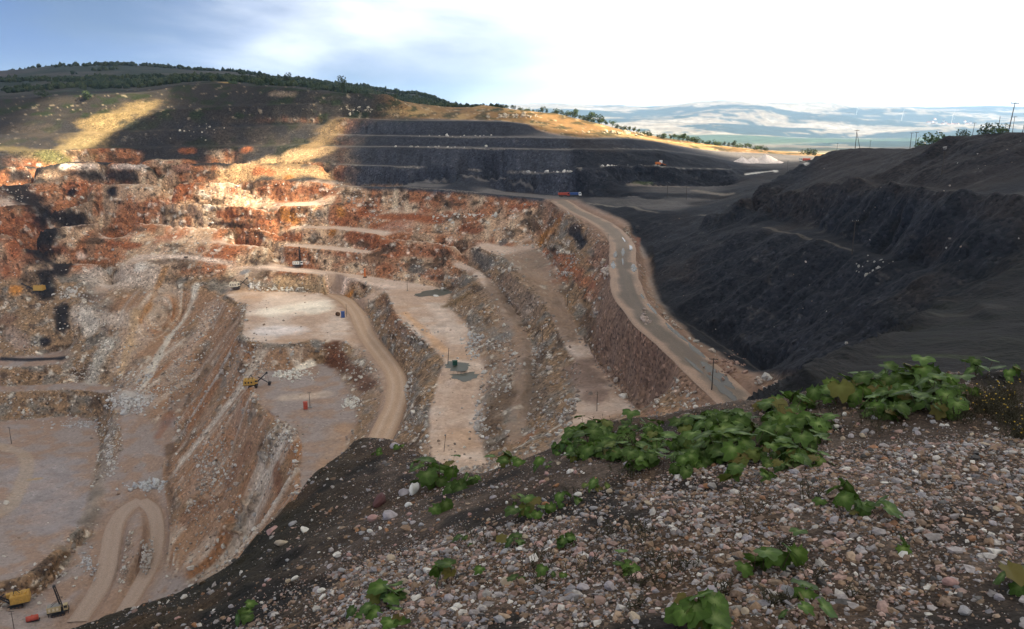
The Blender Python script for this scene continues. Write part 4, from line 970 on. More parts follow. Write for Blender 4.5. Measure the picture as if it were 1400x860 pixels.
# ------------------------------------------------------------------ rubble over the pit
rr = np.random.default_rng(5)
PX, PY, PZ = px.ravel(), py.ravel(), pz.ravel()
sl, dkf, onr = slope.ravel(), dark.ravel(), onroad.ravel()
msk = fbm(PX / 20, PY / 20, PZ / 20, 3)
ok = (onr < .01) & (PY > 190) & (PY < 700)
wgt = np.where(ok, (.05 + 1.0 * (sl > .3) * (sl < 1.0) + .5 * (sl >= 1.0)) * np.where(dkf > .5, .004, 1) * np.where(PY > 520, .35, 1) * np.where(np.maximum(uleft, hill).ravel() > .4, .06, 1) * (.15 + 1.6 * sstep(.05, .45, msk)), 0)
idx = rr.choice(len(PX), 10000, replace=False, p=wgt / wgt.sum())
rs = np.exp(rr.normal(math.log(.42), .45, len(idx))).clip(.16, 1.5) * np.where(dkf[idx] > .5, .5, 1)
rc = np.array([(.46,.43,.40),(.36,.30,.26),(.30,.22,.17),(.52,.48,.43),(.24,.2,.17)])[rr.integers(0, 5, len(idx))] * rr.uniform(.7, 1.15, (len(idx), 1))
rp_ = np.stack([PX, PY, PZ], -1)[idx] + np.stack([0 * rs, 0 * rs, rs * .2], -1)
def rubble_at(list_):
    P_, R_, C_ = [], [], []
    for u0, v0, du, dv, n, r0, cc in list_:
        for _ in range(n):
            h = hit(u0 + du * rr.normal() * .5, v0 + dv * rr.normal() * .5); r_ = r0 * rr.lognormal(0, .35)
            P_.append(h + np.array([0, 0, r_ * .4])); R_.append(r_); C_.append(np.array(cc) * rr.uniform(.75, 1.1))
    return np.array(P_), np.array(R_), np.array(C_)
p2, r2, c2 = rubble_at([(400,512,30,8,170,.55,(.58,.55,.5)),(480,552,12,9,90,.55,(.58,.55,.5)),(390,396,34,3,80,.6,(.6,.57,.52)),(350,392,10,5,50,.6,(.55,.52,.5)),(180,552,34,12,260,.7,(.48,.46,.45)),(200,515,22,16,160,.6,(.48,.45,.43)),(150,620,8,30,120,.6,(.45,.42,.4)),(110,580,40,8,120,.55,(.42,.4,.4)),(205,665,30,8,130,.7,(.42,.42,.43)),(640,296,40,3,60,.8,(.62,.58,.52)),(560,530,8,20,60,.55,(.5,.46,.42)),(570,560,8,20,60,.5,(.5,.46,.42)),(648,470,14,22,140,.6,(.45,.43,.41)),(655,575,8,25,70,.55,(.42,.39,.37)),(200,760,10,22,110,.5,(.38,.35,.33)),(120,770,14,20,90,.45,(.4,.39,.4)),(60,785,30,6,60,.5,(.45,.43,.42)),(760,345,30,20,120,.6,(.5,.44,.38)),(830,370,8,12,40,.8,(.58,.48,.4)),(700,370,30,30,160,.6,(.45,.4,.35)),(880,440,6,18,50,.5,(.4,.32,.28)),(1000,500,25,16,120,.5,(.3,.2,.16)),(240,470,14,30,120,.5,(.46,.43,.41)),(100,400,20,8,90,.7,(.5,.46,.42)),(300,640,20,40,90,.6,(.4,.33,.28)),(1130,450,35,20,50,.28,(.5,.48,.44)),(1200,370,30,14,60,.3,(.42,.4,.36)),(620,186,60,1,14,.7,(.6,.56,.5)),(620,201,80,1,18,.7,(.6,.56,.5)),(760,236,40,1,16,1.0,(.55,.52,.48)),(840,228,20,1,10,1.0,(.55,.52,.48)),(270,180,40,12,24,.6,(.5,.46,.38)),(860,182,50,3,50,1.1,(.5,.42,.3)),(700,160,40,3,40,1.1,(.5,.42,.32)),(490,150,20,6,40,1.0,(.4,.36,.28))])
R3 = stones_mesh("rubble", np.concatenate([rp_, p2]), np.concatenate([rs, r2]), np.concatenate([rc, c2]), rr, flat=.8)
M_ROCK = ground_mat("broken_rock", 1.2, .3, speck=.2, dist=.2)
tag(link("rubble", R3, mat=M_ROCK), "broken rock rubble strewn over the pit benches and talus", "rubble", kind="stuff")

# ------------------------------------------------------------------ plain materials
def mat(name, rgb, rough=.6, metal=0.0, grime=.25, scale=1.5):
    m = bpy.data.materials.new(name); m.use_nodes = True
    nt = m.node_tree; N, L = nt.nodes.new, nt.links.new; b = nt.nodes["Principled BSDF"]
    b.inputs["Roughness"].default_value = rough; b.inputs["Metallic"].default_value = metal; b.inputs["Specular IOR Level"].default_value = .3
    tc = N("ShaderNodeTexCoord"); n1 = N("ShaderNodeTexNoise"); n1.inputs["Scale"].default_value = scale; n1.inputs["Detail"].default_value = 5
    L(tc.outputs["Object"], n1.inputs["Vector"])
    r = N("ShaderNodeMix"); r.data_type = 'RGBA'; L(n1.outputs["Fac"], r.inputs["Factor"])
    r.inputs[6].default_value = (*[c * (1 - grime * 1.4) for c in rgb], 1); r.inputs[7].default_value = (*[min(1, c * (1 + grime)) for c in rgb], 1)
    L(r.outputs[2], b.inputs["Base Color"]); return m
M = dict(yellow=mat("yellow_paint", (.46, .27, .06), grime=.4), cream=mat("cream_paint", (.62, .55, .44)), black=mat("dark_steel", (.025, .026, .028), .5, .3), red=mat("red_paint", (.42, .075, .045)),
         blue=mat("blue_paint", (.04, .085, .25)), white=mat("white_paint", (.75, .74, .72)), glass=mat("window_glass", (.03, .035, .04), .1), wood=mat("pole_wood", (.055, .045, .038), .9),
         green=mat("green_paint", (.02, .075, .055)), tan=mat("dusty_tan_paint", (.42, .34, .20)), orange=mat("orange_paint", (.6, .17, .04)), grey=mat("concrete", (.25, .24, .23), .9), brown=mat("rusty_steel", (.12, .07, .045), .8),
         rubber=mat("tyre_rubber", (.02, .02, .02), .9), porc=mat("insulator", (.3, .3, .29), .3), roof=mat("roof_tile", (.3, .13, .08), .9), wall=mat("house_wall", (.75, .72, .66), .9))

class MB:
    """Collects boxes, tubes and prisms into one mesh."""
    def __init__(s): s.v, s.f = [], []
    def _add(s, v, f):
        o = len(s.v); s.v += [tuple(p) for p in v]; s.f += [[i + o for i in q] for q in f]; return s
    def box(s, c, d, rz=0.0, ry=0.0, taper=1.0):
        cx, cy, cz = c; a, b, h = d[0] / 2, d[1] / 2, d[2] / 2; R = Matrix.Rotation(rz, 3, 'Z') @ Matrix.Rotation(ry, 3, 'Y'); vs = []
        for z_, k in ((-h, 1.0), (h, taper)):
            for x_, y_ in ((-a, -b), (a, -b), (a, b), (-a, b)):
                p = R @ Vector((x_ * k, y_ * k, z_)); vs.append((p.x + cx, p.y + cy, p.z + cz))
        return s._add(vs, [(3, 2, 1, 0), (4, 5, 6, 7), (0, 1, 5, 4), (1, 2, 6, 5), (2, 3, 7, 6), (3, 0, 4, 7)])
    def tube(s, a, b, r0, r1=None, n=8):
        r1 = r0 if r1 is None else r1; a, b = Vector(a), Vector(b); q = (b - a).to_track_quat('Z', 'Y'); vs = []
        for p, r in ((a, r0), (b, r1)):
            for k in range(n):
                w = q @ Vector((r * math.cos(6.2832 * k / n), r * math.sin(6.2832 * k / n), 0)); vs.append(tuple(p + w))
        return s._add(vs, [(k, (k + 1) % n, n + (k + 1) % n, n + k) for k in range(n)] + [tuple(range(n))[::-1], tuple(range(n, 2 * n))])
    def prism(s, prof, y0, y1):
        n = len(prof); vs = [(p[0], y0, p[1]) for p in prof] + [(p[0], y1, p[1]) for p in prof]
        return s._add(vs, [(k, (k + 1) % n, n + (k + 1) % n, n + k) for k in range(n)] + [tuple(range(n))[::-1], tuple(range(n, 2 * n))])
    def mesh(s, name, m, smooth=False):
        me = bpy.data.meshes.new(name); me.from_pydata(s.v, [], s.f); me.materials.append(m)
        bm = bmesh.new(); bm.from_mesh(me); bmesh.ops.recalc_face_normals(bm, faces=bm.faces[:]); bm.to_mesh(me); bm.free()
        if smooth:
            for p in me.polygons: p.use_smooth = True
        return me
    def build(s, name, m, parent, smooth=False): return link(name, s.mesh(name, m, smooth), parent)
def thing(name, loc, rz=0.0, label=None, cat=None, group=None):
    o = bpy.data.objects.new(name, None); col.objects.link(o); o.location = loc; o.rotation_euler = (0, 0, rz); o.empty_display_size = .5
    return tag(o, label, cat, group)
def copy_tree(o, parent=None):
    c = o.copy(); col.objects.link(c); c.parent = parent
    for ch in list(o.children): copy_tree(ch, c)
    return c
def gpoint(p, dz=0.0): return (float(p[0]), float(p[1]), float(ground_z(p[0], p[1])) + dz)

# ------------------------------------------------------------------ trees and bushes
def leaf_mat(name, c1, c2):
    m = bpy.data.materials.new(name); m.use_nodes = True; nt = m.node_tree; N, L = nt.nodes.new, nt.links.new; b = nt.nodes["Principled BSDF"]
    g = N("ShaderNodeNewGeometry"); r = N("ShaderNodeMix"); r.data_type = 'RGBA'; L(g.outputs["Random Per Island"], r.inputs["Factor"])
    r.inputs[6].default_value = (*c1, 1); r.inputs[7].default_value = (*c2, 1); L(r.outputs[2], b.inputs["Base Color"]); b.inputs["Roughness"].default_value = .6; b.inputs["Specular IOR Level"].default_value = .25
    return m
M_LEAF = [leaf_mat("dark_foliage", (.018, .032, .012), (.05, .075, .025)), leaf_mat("green_foliage", (.035, .065, .02), (.085, .13, .04))]
M_BARK = mat("bark", (.07, .052, .038), .95)
def crown_mesh(seed, lumps, n, size, mtl):
    r_ = np.random.default_rng(seed); V_, F_ = [], []
    cen = np.array([(r_.normal() * lumps[0], r_.normal() * lumps[0], lumps[1] + r_.normal() * lumps[2]) for _ in range(7)]); rad = r_.uniform(.5, 1.0, 7) * lumps[3]
    for k in range(n):
        j = r_.integers(7); d = r_.normal(size=3); d /= np.linalg.norm(d); p = cen[j] + d * rad[j] * r_.uniform(.55, 1.05) ** .6
        p[2] = max(p[2], .04)
        a = r_.normal(size=3); a /= np.linalg.norm(a); b = np.cross(a, r_.normal(size=3)); b /= np.linalg.norm(b); s_ = size * r_.uniform(.6, 1.3)
        o = len(V_); V_ += [p - a * s_, p + b * s_ * .6, p + a * s_, p - b * s_ * .6]; F_.append((o, o + 1, o + 2, o + 3))
    me = np_mesh("crown", np.array(V_), quads=np.array(F_), smooth=False); me.materials.append(mtl); return me
def trunk_mesh(h, r):
    b = MB(); b.tube((0, 0, -.04), (0, 0, h * .5), r, r * .75, 7); b.tube((0, 0, h * .5), (.03, .02, h), r * .75, r * .4, 6)
    for k in range(3):
        a = 2.1 * k; b.tube((0, 0, h * (.45 + .12 * k)), (.22 * math.cos(a), .22 * math.sin(a), h * (.85 + .1 * k)), r * .45, r * .2, 5)
    return b.mesh("trunk", M_BARK)
TREES, BUSHES = [], []
for i in range(4):      # unit height
    TREES.append((crown_mesh(20 + i, (.13, .62, .14, .24), 420, .055, M_LEAF[i % 2]), trunk_mesh(.6, .028)))
    BUSHES.append((crown_mesh(40 + i, (.28, .42, .16, .40), 380, .075, M_LEAF[(i + 1) % 2]), trunk_mesh(.4, .03)))
vr = random.Random(3)
def plant_tree(p, h, label, group=None, bush=False, k=None, wide=1.0, name=None, cat=None):
    cr, tr = (BUSHES if bush else TREES)[vr.randrange(4) if k is None else k]
    t = thing(name or ("bush" if bush else "tree"), p, vr.uniform(0, 6.28), label, cat or ("bush" if bush else "tree"), group)
    t.scale = (h * wide * vr.uniform(.85, 1.2), h * wide * vr.uniform(.85, 1.2), h)
    link("crown", cr, t); link("trunk", tr, t); return t
RIM = LD((556,143,748),(590,152,752),(625,152,752),(660,143,762),(700,149,733),(760,155,703),(830,172,688),(900,190,688),(960,197,698),(1050,207,708))
def rim_pt(u):
    uu = proj(RIM)[0]; y_ = float(np.interp(u, uu, RIM[:, 1])); k = (u - 700) / FPX; p = Pd(u, 160, y_ + vr.uniform(2, 14)); return p
for i in range(64):
    u = 655 + 400 * ((i + vr.uniform(-.3, .3)) / 64.0); p = rim_pt(u); h = vr.uniform(3.2, 6.4)
    if u < 740: h *= .7
    lab = (("low scrubby tree on the crest between the mound and the dense clump", "crest trees before the dense clump") if u < 790 else ("low green tree on the crest between the dense clump and the taller crest tree", "crest trees after the dense clump") if u < 935 else ("low green tree on the crest above the sunlit straw bank", "crest trees above the straw bank"))
    plant_tree(gpoint(p, -.2), h, *lab, bush=vr.random() < .45, wide=1.15, name="tree", cat="tree")
for u, y_, h, w, lb in ((786,705,8.5,1.0,"taller leafy tree standing beside the dense dark clump on the crest"),(808,700,9,1.3,"dense dark rounded tree forming the left half of the clump on the crest"),(820,698,8.5,1.3,"dense dark rounded tree forming the right half of the clump on the crest"),(935,700,8,1.0,"taller tree rising out of the crest row above the straw bank")):
    plant_tree(gpoint(Pd(u, 165, y_), -.2), h, lb, wide=w)
for i, (u, y_, h, w, lb) in enumerate(((468,772,16,.75,"tall narrow dark tree standing on the rim beside the mound"),(393,990,15,.85,"lone tree on the rim silhouetted against the wooded hill"),(490,757,7,1.0,"round dark bush on the shoulder of the mound"),(432,775,7,1.2,"dark bush on the rim left of the tall narrow tree"),(358,805,7,1.2,"dark bush on the rim beside the rubbly bank"),(118,790,9,1.3,"green bush cluster above the sunlit slope"),(56,800,7,1.3,"dark bush on the shaded bank above the grey soil"),(320,818,6,1.2,"dark bush behind the pale tan cut on the rim"),(540,752,5,1.0,"small bush at the foot of the mound"))):
    bu = i >= 2
    plant_tree(gpoint(Pd(u, 120, y_), -.3), h, lb, bush=bu, wide=w)
for u, v, y_, h, w, lb in ((1276,196,323,6,1.0,"round dark bush above the white rock on the black hill crest"),(1260,198,332,3.2,1.3,"low bush at the foot of the round bush on the black hill crest"),(1317,188,299,4.,.8,"small spindly bush between two poles on the black hill crest"),(1352,184,283,4.6,1.2,"spreading dark bush left of the tall crossarm pole"),(1370,182,277,4.,1.3,"spreading dark bush at the foot of the tall crossarm pole"),(1306,190,305,2.,1.6,"low scrub beside the spindly bush"),(1103,212,690,6,1.3,"sunlit green bush on the straw field"),(1112,213,690,5,1.3,"second sunlit green bush on the straw field, lower")):
    plant_tree(gpoint(Pd(u, v, y_), -.3), h, lb, bush=True, wide=w)
# woodland on the hill: one mass
wr = np.random.default_rng(9)
WX, WY = [], []
hy_ = wr.uniform(880, 2050, 15000); hu_ = wr.uniform(-120, 690, 15000); hx_ = (hu_ - 700) / FPX / CP * hy_ * .98
wn = fbm(hx_ / 120, hy_ / 60 + 3, 0 * hx_, 4)
k = (wn > .06 - .22 * sstep(350, 560, hu_)) & (wr.random(len(hx_)) < .8)
hx_, hy_ = hx_[k], hy_[k]; hz_ = ground_z(hx_, hy_)
hr_ = wr.uniform(2.0, 4.2, len(hx_)) * (1 + .2 * sstep(1200, 1900, hy_))
hc_ = np.array([(.020, .032, .014), (.032, .046, .018), (.045, .055, .022)])[wr.integers(0, 3, len(hx_))]
me = stones_mesh("woodland", np.stack([hx_, hy_, hz_ + hr_ * .5], -1), hr_, hc_, wr, flat=1.1)
tag(link("woodland", me, mat=ground_mat("woodland_leaves", .5, .6, speck=.4, dist=1.0)), "dark scrubby woodland covering the hill behind the pit", "woodland", kind="stuff")

# ------------------------------------------------------------------ leafy plants on the heap
def leaf_material():
    m = bpy.data.materials.new("broad_leaf"); m.use_nodes = True; nt = m.node_tree; N, L = nt.nodes.new, nt.links.new; b = nt.nodes["Principled BSDF"]
    at = N("ShaderNodeAttribute"); at.attribute_name = "Col"; oi = N("ShaderNodeObjectInfo")
    mr = N("ShaderNodeMapRange"); mr.inputs["To Min"].default_value = .62; mr.inputs["To Max"].default_value = 1.3; L(oi.outputs["Random"], mr.inputs["Value"])
    vm = N("ShaderNodeVectorMath"); vm.operation = 'SCALE'; L(at.outputs["Color"], vm.inputs[0]); L(mr.outputs[0], vm.inputs["Scale"])
    tc = N("ShaderNodeTexCoord"); n1 = N("ShaderNodeTexNoise"); n1.inputs["Scale"].default_value = 30; L(tc.outputs["Object"], n1.inputs["Vector"])
    m2 = N("ShaderNodeMapRange"); m2.inputs["To Min"].default_value = .75; m2.inputs["To Max"].default_value = 1.25; L(n1.outputs["Fac"], m2.inputs["Value"])
    v2 = N("ShaderNodeVectorMath"); v2.operation = 'SCALE'; L(vm.outputs[0], v2.inputs[0]); L(m2.outputs[0], v2.inputs["Scale"])
    hv = N("ShaderNodeMapRange"); hv.inputs["From Min"].default_value = .86; hv.inputs["From Max"].default_value = .97; L(oi.outputs["Random"], hv.inputs["Value"])
    ye = N("ShaderNodeMix"); ye.data_type = 'RGBA'; L(hv.outputs[0], ye.inputs["Factor"]); L(v2.outputs[0], ye.inputs[6]); ye.inputs[7].default_value = (.12, .10, .025, 1)      # a few yellowing leaves
    v2 = ye; sock = ye.outputs[2]
    L(sock, b.inputs["Base Color"]); b.inputs["Roughness"].default_value = .6; b.inputs["Specular IOR Level"].default_value = .2
    tl = N("ShaderNodeBsdfTranslucent"); L(sock, tl.inputs[0]); mx = N("ShaderNodeMixShader"); mx.inputs[0].default_value = .28
    L(b.outputs[0], mx.inputs[1]); L(tl.outputs[0], mx.inputs[2]); L(mx.outputs[0], nt.nodes["Material Output"].inputs["Surface"]); return m
M_BLEAF = leaf_material()
def broad_leaf(seed):
    """Heart shaped blade with shallow lobes, folded along the midrib, on a stalk from the origin."""
    r_ = np.random.default_rng(seed); nA, V_, F_, K_ = 22, [], [], []
    stalk = r_.uniform(.75, 1.35); lean = r_.uniform(.15, .45)
    base = np.array([lean * stalk, 0, stalk * (1 - .3 * lean)]); tilt = r_.uniform(.1, 1.15); fold = r_.uniform(.05, .3); curl = r_.uniform(.1, .45)
    ring = []
    for k in range(nA):
        a = -math.pi + 2 * math.pi * (k + .5) / nA
        R = .5 * (1.08 - .30 * math.cos(a) * 0 + .18 * math.cos(a)) * (1 - .55 * math.exp(-((abs(a) - math.pi) / .28) ** 2)) * (1 + .13 * math.cos(7 * a) + .09 * r_.normal())
        if abs(a) < .2: R *= 1.1
        ring.append((R * math.cos(a) + .18, R * math.sin(a)))
    def shape(x_, y_):
        z_ = fold * abs(y_) - curl * (x_ ** 2) * .5 - .25 * y_ * y_ + .02 * math.sin(16 * x_ + 9 * y_)
        ct, st_ = math.cos(tilt), math.sin(tilt); return base + np.array([x_ * ct + z_ * st_, y_, -x_ * st_ + z_ * ct])
    for f_ in (0.0, .5, 1.0):    # blade rings; the veins are paler
        if f_ == 0: V_.append(shape(.12, 0)); K_.append((.20, .27, .09)); continue
        for (x_, y_) in ring:
            ve = 1.45 if (len(V_) - 1) % nA % 3 == 0 and f_ < 1 else 1.0
            V_.append(shape(.12 + (x_ - .12) * f_, y_ * f_)); K_.append(tuple(ve * q for q in ((.058, .108, .018) if f_ < 1 else (.046, .092, .014))))
    for k in range(nA):
        j = (k + 1) % nA; F_.append((0, 1 + k, 1 + j)); F_.append((1 + k, 1 + nA + k, 1 + nA + j)); F_.append((1 + k, 1 + nA + j, 1 + j))
    o = len(V_); prev = None                              # stalk
    for t_ in (0, .5, 1.0):
        c_ = np.array([lean * stalk * t_ ** 1.5, 0, base[2] * t_]); ro = .022 if t_ < 1 else .016
        for q in range(3): V_.append(c_ + ro * np.array([math.cos(2.09 * q), math.sin(2.09 * q), 0])); K_.append((.10, .06, .05))
    for s_ in range(2):
        for q in range(3):
            a, b, c_, d = o + 3 * s_ + q, o + 3 * s_ + (q + 1) % 3, o + 3 * s_ + 3 + (q + 1) % 3, o + 3 * s_ + 3 + q; F_ += [(a, b, c_), (a, c_, d)]
    me = np_mesh("leaf", np.array(V_), tris=np.array(F_), smooth=True, colors=np.array(K_)); me.materials.append(M_BLEAF); return me
LEAVES = [broad_leaf(60 + i) for i in range(8)]
lr = random.Random(12)
def leafy_plant(u, v, leaf_px, n, label, group):
    p = heap_hit(u, v); s_ = leaf_px * np.linalg.norm(p) / FPX
    t = thing("leafy_plant", tuple(p), 0, label, "plant", group)
    for i in range(n):
        o = link("leaf", LEAVES[lr.randrange(8)], t); k = s_ * lr.uniform(.6, 1.15); o.scale = (k, k, k * lr.uniform(.7, 1.35))
        o.rotation_euler = (lr.gauss(0, .18), lr.gauss(0, .18), lr.uniform(0, 6.28) if i % 3 else lr.uniform(3.6, 5.8)); o.location = (lr.gauss(0, s_ * .42), lr.gauss(0, s_ * .42), -.01)
    return t
BIG, BL, MIDC, ROWC = ("broad leaved green plant in the big leafy clump on the gravel brink", "plants of the big leafy clump"), ("broad leaved plant in the leafy tuft where the brink drops to the strip below", "plants of the smaller leafy tuft"), ("broad leaved plant in the leafy clump beside the dry weeds", "plants of the clump beside the dry weeds"), ("small leafy plant along the brink between two leafy clumps", "small plants along the brink")
for i in range(66):
    leafy_plant(lr.uniform(885, 1130), lr.uniform(585, 655) - 8, lr.uniform(13, 23), lr.randint(6, 11), *BIG)
for i in range(26):
    leafy_plant(lr.uniform(770, 880), lr.uniform(583, 640), lr.uniform(12, 20), lr.randint(5, 9), *BL)
for i in range(30):
    leafy_plant(lr.uniform(1190, 1315), lr.uniform(522, 572), lr.uniform(13, 21), lr.randint(6, 10), *MIDC)
for i in range(16):
    u = lr.uniform(1040, 1190); leafy_plant(u, np.interp(u, [1040, 1190], [552, 524]) + lr.uniform(2, 22), lr.uniform(14, 24), lr.randint(3, 6), *ROWC)
for u, v, px_, n, lb in ((600,664,24,9,"large leafy tuft above the scattered white stones"),(585,655,18,6,"leafy tuft on the brink behind the white stones"),(628,668,20,5,"leafy sprig right of the large tuft"),(690,640,16,6,"leafy sprig at the notch of the brink"),(708,634,14,5,"small leaves on the brink right of the notch"),(716,706,18,7,"leafy tuft in the brown gravel below the notch"),(738,704,15,5,"leafy sprig beside the tuft below the notch"),(600,700,16,4,"dark leaves hanging under the large tuft"),(648,660,12,4,"tiny leafy sprig right of the large tuft"),(540,822,22,8,"dark leafy tuft low on the earth flank"),(520,836,18,5,"small leaves left of the dark leafy tuft"),(496,838,20,4,"dull leaves lowest on the earth flank"),(548,850,22,5,"bright leaves under the dark leafy tuft"),(612,800,20,6,"leafy tuft in the gravel right of the white wedge"),(645,745,14,4,"small green sprig among pale stones"),(700,748,16,5,"leafy sprig left of the black soil"),(716,798,14,4,"small leaves beside the tall pale stone"),(335,850,16,5,"leaves poking from the earth flank foot"),(515,622,9,4,"tiny leaves on top of the earth spur"),(570,640,10,4,"small leaves on the earth spur behind the tuft"),(548,612,8,3,"tiny sprig among the pale stones of the spur"),(620,640,11,4,"small leaves at the right end of the spur"),(952,852,34,8,"big bright leaves at the foot of the coarse gravel"),(985,856,28,5,"bright leaves right of the big leaves in the coarse gravel"),(930,858,26,4,"leaf pair left of the big leaves in the coarse gravel"),(1088,822,30,3,"lone upright leaf in the coarse gravel"),(1092,846,22,3,"small leaves below the lone upright leaf"),(1058,782,30,6,"leafy plant with reddish stalks in mid gravel"),(1022,783,26,4,"leaves left of the plant with reddish stalks"),(1100,770,24,3,"upright leaf right of the plant with reddish stalks"),(1020,660,26,7,"leafy plant just below the big clump"),(1140,690,24,7,"leafy plant trailing from the big clump onto the gravel"),(1185,702,22,6,"last leaves trailing from the big clump"),(1225,752,15,4,"small isolated leaves in the open gravel"),(1385,806,24,6,"flat dark leaves in the coarse gravel by the dark stones"),(775,748,20,6,"leafy plant in the brown gravel beside black soil"),(852,776,18,5,"leaf sprig above the dark hollow"),(865,790,14,3,"small leaves in the dark hollow"),(778,690,16,5,"leafy sprig below the smaller tuft"),(745,640,13,5,"leaves at the left end of the smaller tuft"),(815,668,15,5,"leaf sprig between the tuft and the brown gravel"),(1335,512,16,6,"leafy plant on the brink past the dry weeds"),(1375,516,15,5,"leafy plant at the far end of the brink"),(700,690,12,3,"single small sprig in the pinkish gravel"),(665,790,14,3,"low leaves in the brown grit"),(760,790,15,4,"leaves on the brown grit below the black soil")):
    leafy_plant(u, v, px_, n, lb, None)
# dry weeds with little yellow flowers
def weed(u, v, hpx, n, label, group=None):
    p = heap_hit(u, v); h = hpx * np.linalg.norm(p) / FPX; t = thing("weed_clump", tuple(p), 0, label, "weed", group); b = MB(); fl = MB()
    for i in range(n):
        a, l = lr.uniform(0, 6.28), h * lr.uniform(.4, 1.1); x0, y0 = lr.gauss(0, h * .35), lr.gauss(0, h * .3); q = (x0 + .5 * l * math.cos(a), y0 + .5 * l * math.sin(a), l * .8)
        b.tube((x0, y0, -.02), q, .0022, .001, 3)
        for j in range(3):
            f = lr.uniform(.3, 1); c = Vector((x0, y0, 0)).lerp(Vector(q), f); b.tube(c, c + Vector((lr.gauss(0, .02), lr.gauss(0, .02), lr.uniform(0, .03))), .003, .0008, 3)
        if i % 9 == 0: fl.box(q, (.008, .008, .006))
    tag(b.build("stems", M["weed"], t), kind="stuff")
    if n >= 60: tag(fl.build("flowers", M["flower"], t), kind="stuff")
M["weed"] = mat("weed_stem", (.045, .04, .022), .9); M["flower"] = mat("yellow_flower", (.5, .33, .03), .8)
for u, v, h, n, lb in ((1345,562,34,150,"dark dry weed clump beside the leafy clump"),(1382,578,36,150,"dark dry weed clump spilling onto the coarse gravel"),(1372,550,30,120,"dark dry weeds with yellow flowers behind the weed clump"),(1310,572,26,90,"low dry weeds at the corner of the leafy clump"),(1395,600,30,110,"dry weeds lowest on the gravel")):
    weed(u, v, h, n, lb)
for i in range(26):
    weed(lr.uniform(620, 1180), lr.uniform(650, 850), lr.uniform(16, 30), lr.randint(6, 16), "a few thin dry stalks standing in the gravel shoulder", "sparse dry stalks in the gravel")
for i in range(12):
    weed(lr.uniform(800, 1330), lr.uniform(570, 620), lr.uniform(20, 34), lr.randint(10, 20), "thin dry stalks poking up among the broad leaves", "dry stalks among the leafy clumps")

# ------------------------------------------------------------------ poles
def pole_proto(arm=1, strut=False, lamp=False):
    t = thing("utility_pole", (0, 0, 0)); MB().tube((0, 0, -.06), (0, 0, 1), .018, .012, 8).build("post", M["wood"], t)
    if arm:
        for a in range(arm):
            z_ = .97 - .13 * a; c = MB().box((0, 0, z_), (.26, .016, .018)).build("crossarm", M["wood"], t)
            for s_ in (-.11, 0.0 if a else .045, .11): MB().tube((s_, 0, z_ + .006), (s_, 0, z_ + .045), .008, .005, 6).build("insulator", M["porc"], c)
    if strut: MB().tube((.30, 0, -.05), (.01, 0, .86), .014, .010, 8).build("strut", M["wood"], t)
    if lamp: MB().tube((0, -.01, 1.0), (-.02, -.02, 1.07), .04, .06, 8).build("transformer_can", M["grey"], t)
    return t
PROTO = {}
def pole(u, vb, vt, z=None, y_=None, label="", arm=1, strut=False, lamp=False, base=None, lean=0.0, rz=.3, foot=None):
    p = Pz(u, vb, z) if z is not None else (Pd(u, vb, y_) if y_ else hit(u, vb))
    h = (vb - vt) * np.linalg.norm(p) / FPX * 1.03; key = (arm, strut, lamp)
    o = PROTO[key] = pole_proto(*key) if key not in PROTO else PROTO[key]
    if o.get("used"): o = copy_tree(o)
    o["used"] = 1; o.location = gpoint(p, -.1); o.scale = (h * (1 if h < 11 else .9), h, h); o.rotation_euler = (0, lean, rz)
    tag(o, label, "utility pole", "utility poles of the mine")
    if foot: MB().tube((0, 0, -.02), (0, 0, .08), .13, .10, 10).build("concrete_foot", M["grey"], o)
    return o
